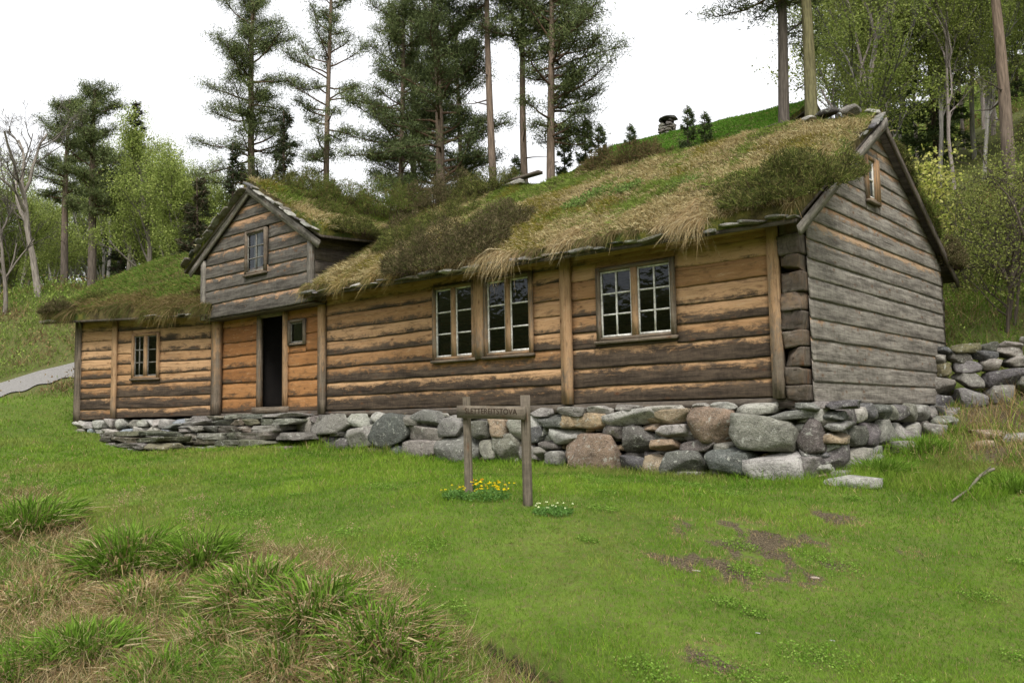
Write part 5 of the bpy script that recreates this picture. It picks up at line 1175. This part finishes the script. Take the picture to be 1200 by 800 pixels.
def broad(label, loc, H, r0, seed, group, leafn=60, leafs=.06, cols=((.13, .20, .03), (.19, .27, .05)), bark=(.30, .28, .25), split=.3, spread=.5, name='birch_tree', levels=4, lean=(0, 0), stems=1, up=.25, nchild=(3, 4), cat='tree'):
    rs = np.random.RandomState(seed); root = empty(name, label, cat, loc, group); g = G(); tips = []; LF = []
    def grow(p, d, L, r, lv):
        m = 5 if lv < 2 else 3; P_ = [p]
        for s in range(m):
            d = d+rs.randn(3)*(.08 if lv == 0 else .16)+np.array([0, 0, up*.12]); d /= np.linalg.norm(d); P_.append(P_[-1]+d*L/m)
        P_ = np.array(P_); tube(g, P_, np.linspace(r, r*.55, m+1), 8 if lv == 0 else (5 if lv == 1 else 3), np.array(bark)*(1 if lv < 2 else .6), cap=False)
        if lv >= levels-2: 
            for s in range(1, m+1): LF.append(P_[s])
        if lv >= levels: return
        for c in range(rs.randint(nchild[0], nchild[1]+1)+(2 if lv == 0 else 0)):
            f = rs.uniform(split if lv == 0 else .25, 1.); b_ = np.array([np.interp(f*m, range(m+1), P_[:, k]) for k in range(3)])
            e = rs.randn(3); e -= d*(e@d); e /= np.linalg.norm(e)+1e-9; nd = d*(1-spread*.5)+e*spread*rs.uniform(.7, 1.3)+np.array([0, 0, up]); nd /= np.linalg.norm(nd)
            grow(b_, nd, L*rs.uniform(.45, .68), max(r*.48, .006), lv+1)
        if lv == 0: grow(P_[-1], d, L*.5, r*.5, 1)
    for s in range(stems):
        a0 = rs.rand()*6.28; o0 = np.array([math.cos(a0), math.sin(a0), 0])*.15*(stems > 1)
        grow(o0+np.array([0, 0, -.1]), np.array([lean[0]+o0[0]*1.5, lean[1]+o0[1]*1.5, 1.]), H*.58*rs.uniform(.85, 1.05), r0, 0)
    g.build('trunk', M['bark'], root)
    if leafn:
        LF = np.array(LF); k = max(1, int(leafn)); n_ = len(LF)*k; gf = G()
        leaves(gf, np.repeat(LF, k, 0)+rs.randn(n_, 3)*.16*max(1, H/8), rs.randn(n_, 3), leafs*rs.uniform(.6, 1.2, n_), leafs*.7, mixcol(list(cols), rs, n_)*np.repeat(rs.uniform(.75, 1.25, len(LF)), k)[:, None], rs)
        gf.build('crown', M['leaf'], root)
    return root
def G_at(px, depth): p = at(px, 300, depth); return (float(p[0]), float(p[1]), hxy(p[0], p[1])-.05)
def Hto(px, depth, ytop): l = G_at(px, depth); return max(1., at(px, ytop, depth)[2]-l[2])
# left group
broad('pale leafless tree with forked trunk at the far left', G_at(47, 35), Hto(47, 35, 128), .15, 3, 'trees left of the farmhouse', 0, bark=(.40, .35, .30), split=.35, spread=.6, name='bare_tree', levels=6, up=.18, nchild=(3, 3))
broad('thin leafless sapling at the left edge', G_at(8, 33), Hto(8, 33, 190), .09, 4, 'trees left of the farmhouse', 0, bark=(.22, .19, .16), name='bare_tree', levels=4)
LG = ((.25, .31, .075), (.36, .41, .12), (.18, .23, .055))
for k, (px, dp, yt, lb) in enumerate([(182, 36, 150, 'light green birch with rounded crown at the left'), (215, 34, 175, 'light green birch nearest the wing roof'), (150, 38, 190, 'light green birch behind the reddish pine trunk'), (25, 42, 215, 'green birch behind the bare tree'), (250, 36, 215, 'dull green birch left of the dormer peak')]):
    broad(lb, G_at(px, dp), Hto(px, dp, yt), .11, 20+k, 'trees left of the farmhouse', 15, .085, LG, (.26, .23, .19), split=.15, spread=.5)
spruce('dark ragged spruce with a broken top at the left', G_at(157, 39), Hto(157, 39, 112), 1.9, 31, 'trees left of the farmhouse', [(.025, .035, .018), (.04, .05, .022), (.06, .045, .03)], ragged=.6)
spruce('grey green spruce left of the dormer peak', G_at(232, 31), Hto(232, 31, 205), 1.8, 32, 'trees left of the farmhouse', [(.05, .065, .03), (.07, .075, .035), (.08, .06, .04)], ragged=.4)
spruce('brownish spruce just behind the dormer peak', G_at(275, 29), Hto(275, 29, 165), 1.6, 33, 'trees left of the farmhouse', [(.045, .06, .028), (.07, .06, .035), (.05, .07, .03)], ragged=.5)
spruce('brownish small conifer between dormer peak and slender pine', G_at(335, 31), Hto(335, 31, 125), 1.6, 34, 'trees left of the farmhouse', [(.045, .06, .028), (.07, .06, .035), (.05, .07, .03)], ragged=.6)
# forest filling the slopes: a few kinds, copied
sp0 = spruce('dark young spruce in the forest on the slope', G_at(1105, 29), 7.5, 1.7, 41, 'spruces of the forest')
bi0 = broad('light green birch in the forest on the slope', G_at(1010, 24), 9, .09, 42, 'birches of the forest', 11, .075, LG, (.33, .31, .28), split=.25, spread=.42)
bi1 = broad('pale stemmed thin birch in the forest on the slope', G_at(1050, 27), 10, .085, 43, 'thin birches of the forest', 9, .08, ((.25, .30, .07), (.34, .38, .11)), (.42, .36, .33), split=.35, spread=.4)
rs = np.random.RandomState(99)
spots = []
for (a0, a1, d0, d1, k, kinds) in ((985, 1230, 23, 34, 16, 'bbcc'), (1000, 1300, 34, 60, 26, 'cbsb'), (-60, 250, 40, 62, 56, 'bsbb'), (250, 420, 48, 62, 5, 'sb'), (780, 900, 36, 42, 5, 'b'), (430, 760, 44, 60, 7, 's'), (1240, 1500, 18, 34, 10, 'sb'), (-400, -60, 34, 55, 14, 'sb')):
    for q in range(k): spots.append((rs.uniform(a0, a1), rs.uniform(d0, d1), kinds[rs.randint(len(kinds))]))
for (px, dp, kd) in spots:
    l = G_at(px, dp)
    o = copy_tree({'s': sp0, 'b': bi0, 'c': bi1}[kd]); s = rs.uniform(.75, 1.25)
    if 430 < px < 760: s = rs.uniform(.35, .6)
    if 250 < px < 420: s = rs.uniform(.5, .7)
    if 780 < px < 900: s = .34
    if px < 250 and px > -60: s = rs.uniform(.75, 1.0)
    o.location = l; o.scale = (s*rs.uniform(.9, 1.1), s*rs.uniform(.9, 1.1), s); o.rotation_euler = (0, 0, rs.rand()*6.28)
for k, (px, dp, yt) in enumerate([(690, 30, 132), (706, 30, 140), (743, 33, 140), (606, 30, 178), (665, 30, 150), (812, 28, 118), (832, 28, 125)]):
    o = copy_tree(sp0); H = Hto(px, dp, yt); o.location = G_at(px, dp); o.scale = (H/7.5*.75, H/7.5*.75, H/7.5); o['label'] = 'small slim spruce top against the sky beyond the ridge'; o['group'] = 'small spruces beyond the ridge'
# right side, near the gable
YL = ((.30, .34, .05), (.40, .42, .08), (.20, .26, .04))
broad('shrub with pale yellow spring leaves behind the gable roof', G_at(1085, 18.5), Hto(1085, 18.5, 105), .05, 51, None, 10, .08, ((.42, .42, .10), (.5, .48, .16), (.3, .34, .07)), (.2, .17, .13), split=.2, name='yellow_shrub', levels=3, cat='shrub')
for k, (px, dp, yt, lb) in enumerate([(1172, 17.2, 150, 'fine twigged shrub with tiny light leaves right of the gable'), (1225, 16.6, 90, 'tall light leaved shrub cut by the right edge'), (1195, 18.5, 170, 'light leaved shrub behind the field wall'), (1140, 20, 190, 'light leaved shrub behind the rear gable corner'), (1215, 20, 40, 'tall light leaved shrub high on the slope at the right edge')]):
    broad(lb, G_at(px, dp), Hto(px, dp, yt), .035, 61+k, 'light leaved shrubs right of the gable', 2, .05, ((.22, .25, .06), (.29, .31, .09), (.16, .19, .05)), (.15, .12, .095), split=.10, spread=.85, name='leafy_shrub', levels=5, stems=3, up=.10, nchild=(2, 3), cat='shrub')
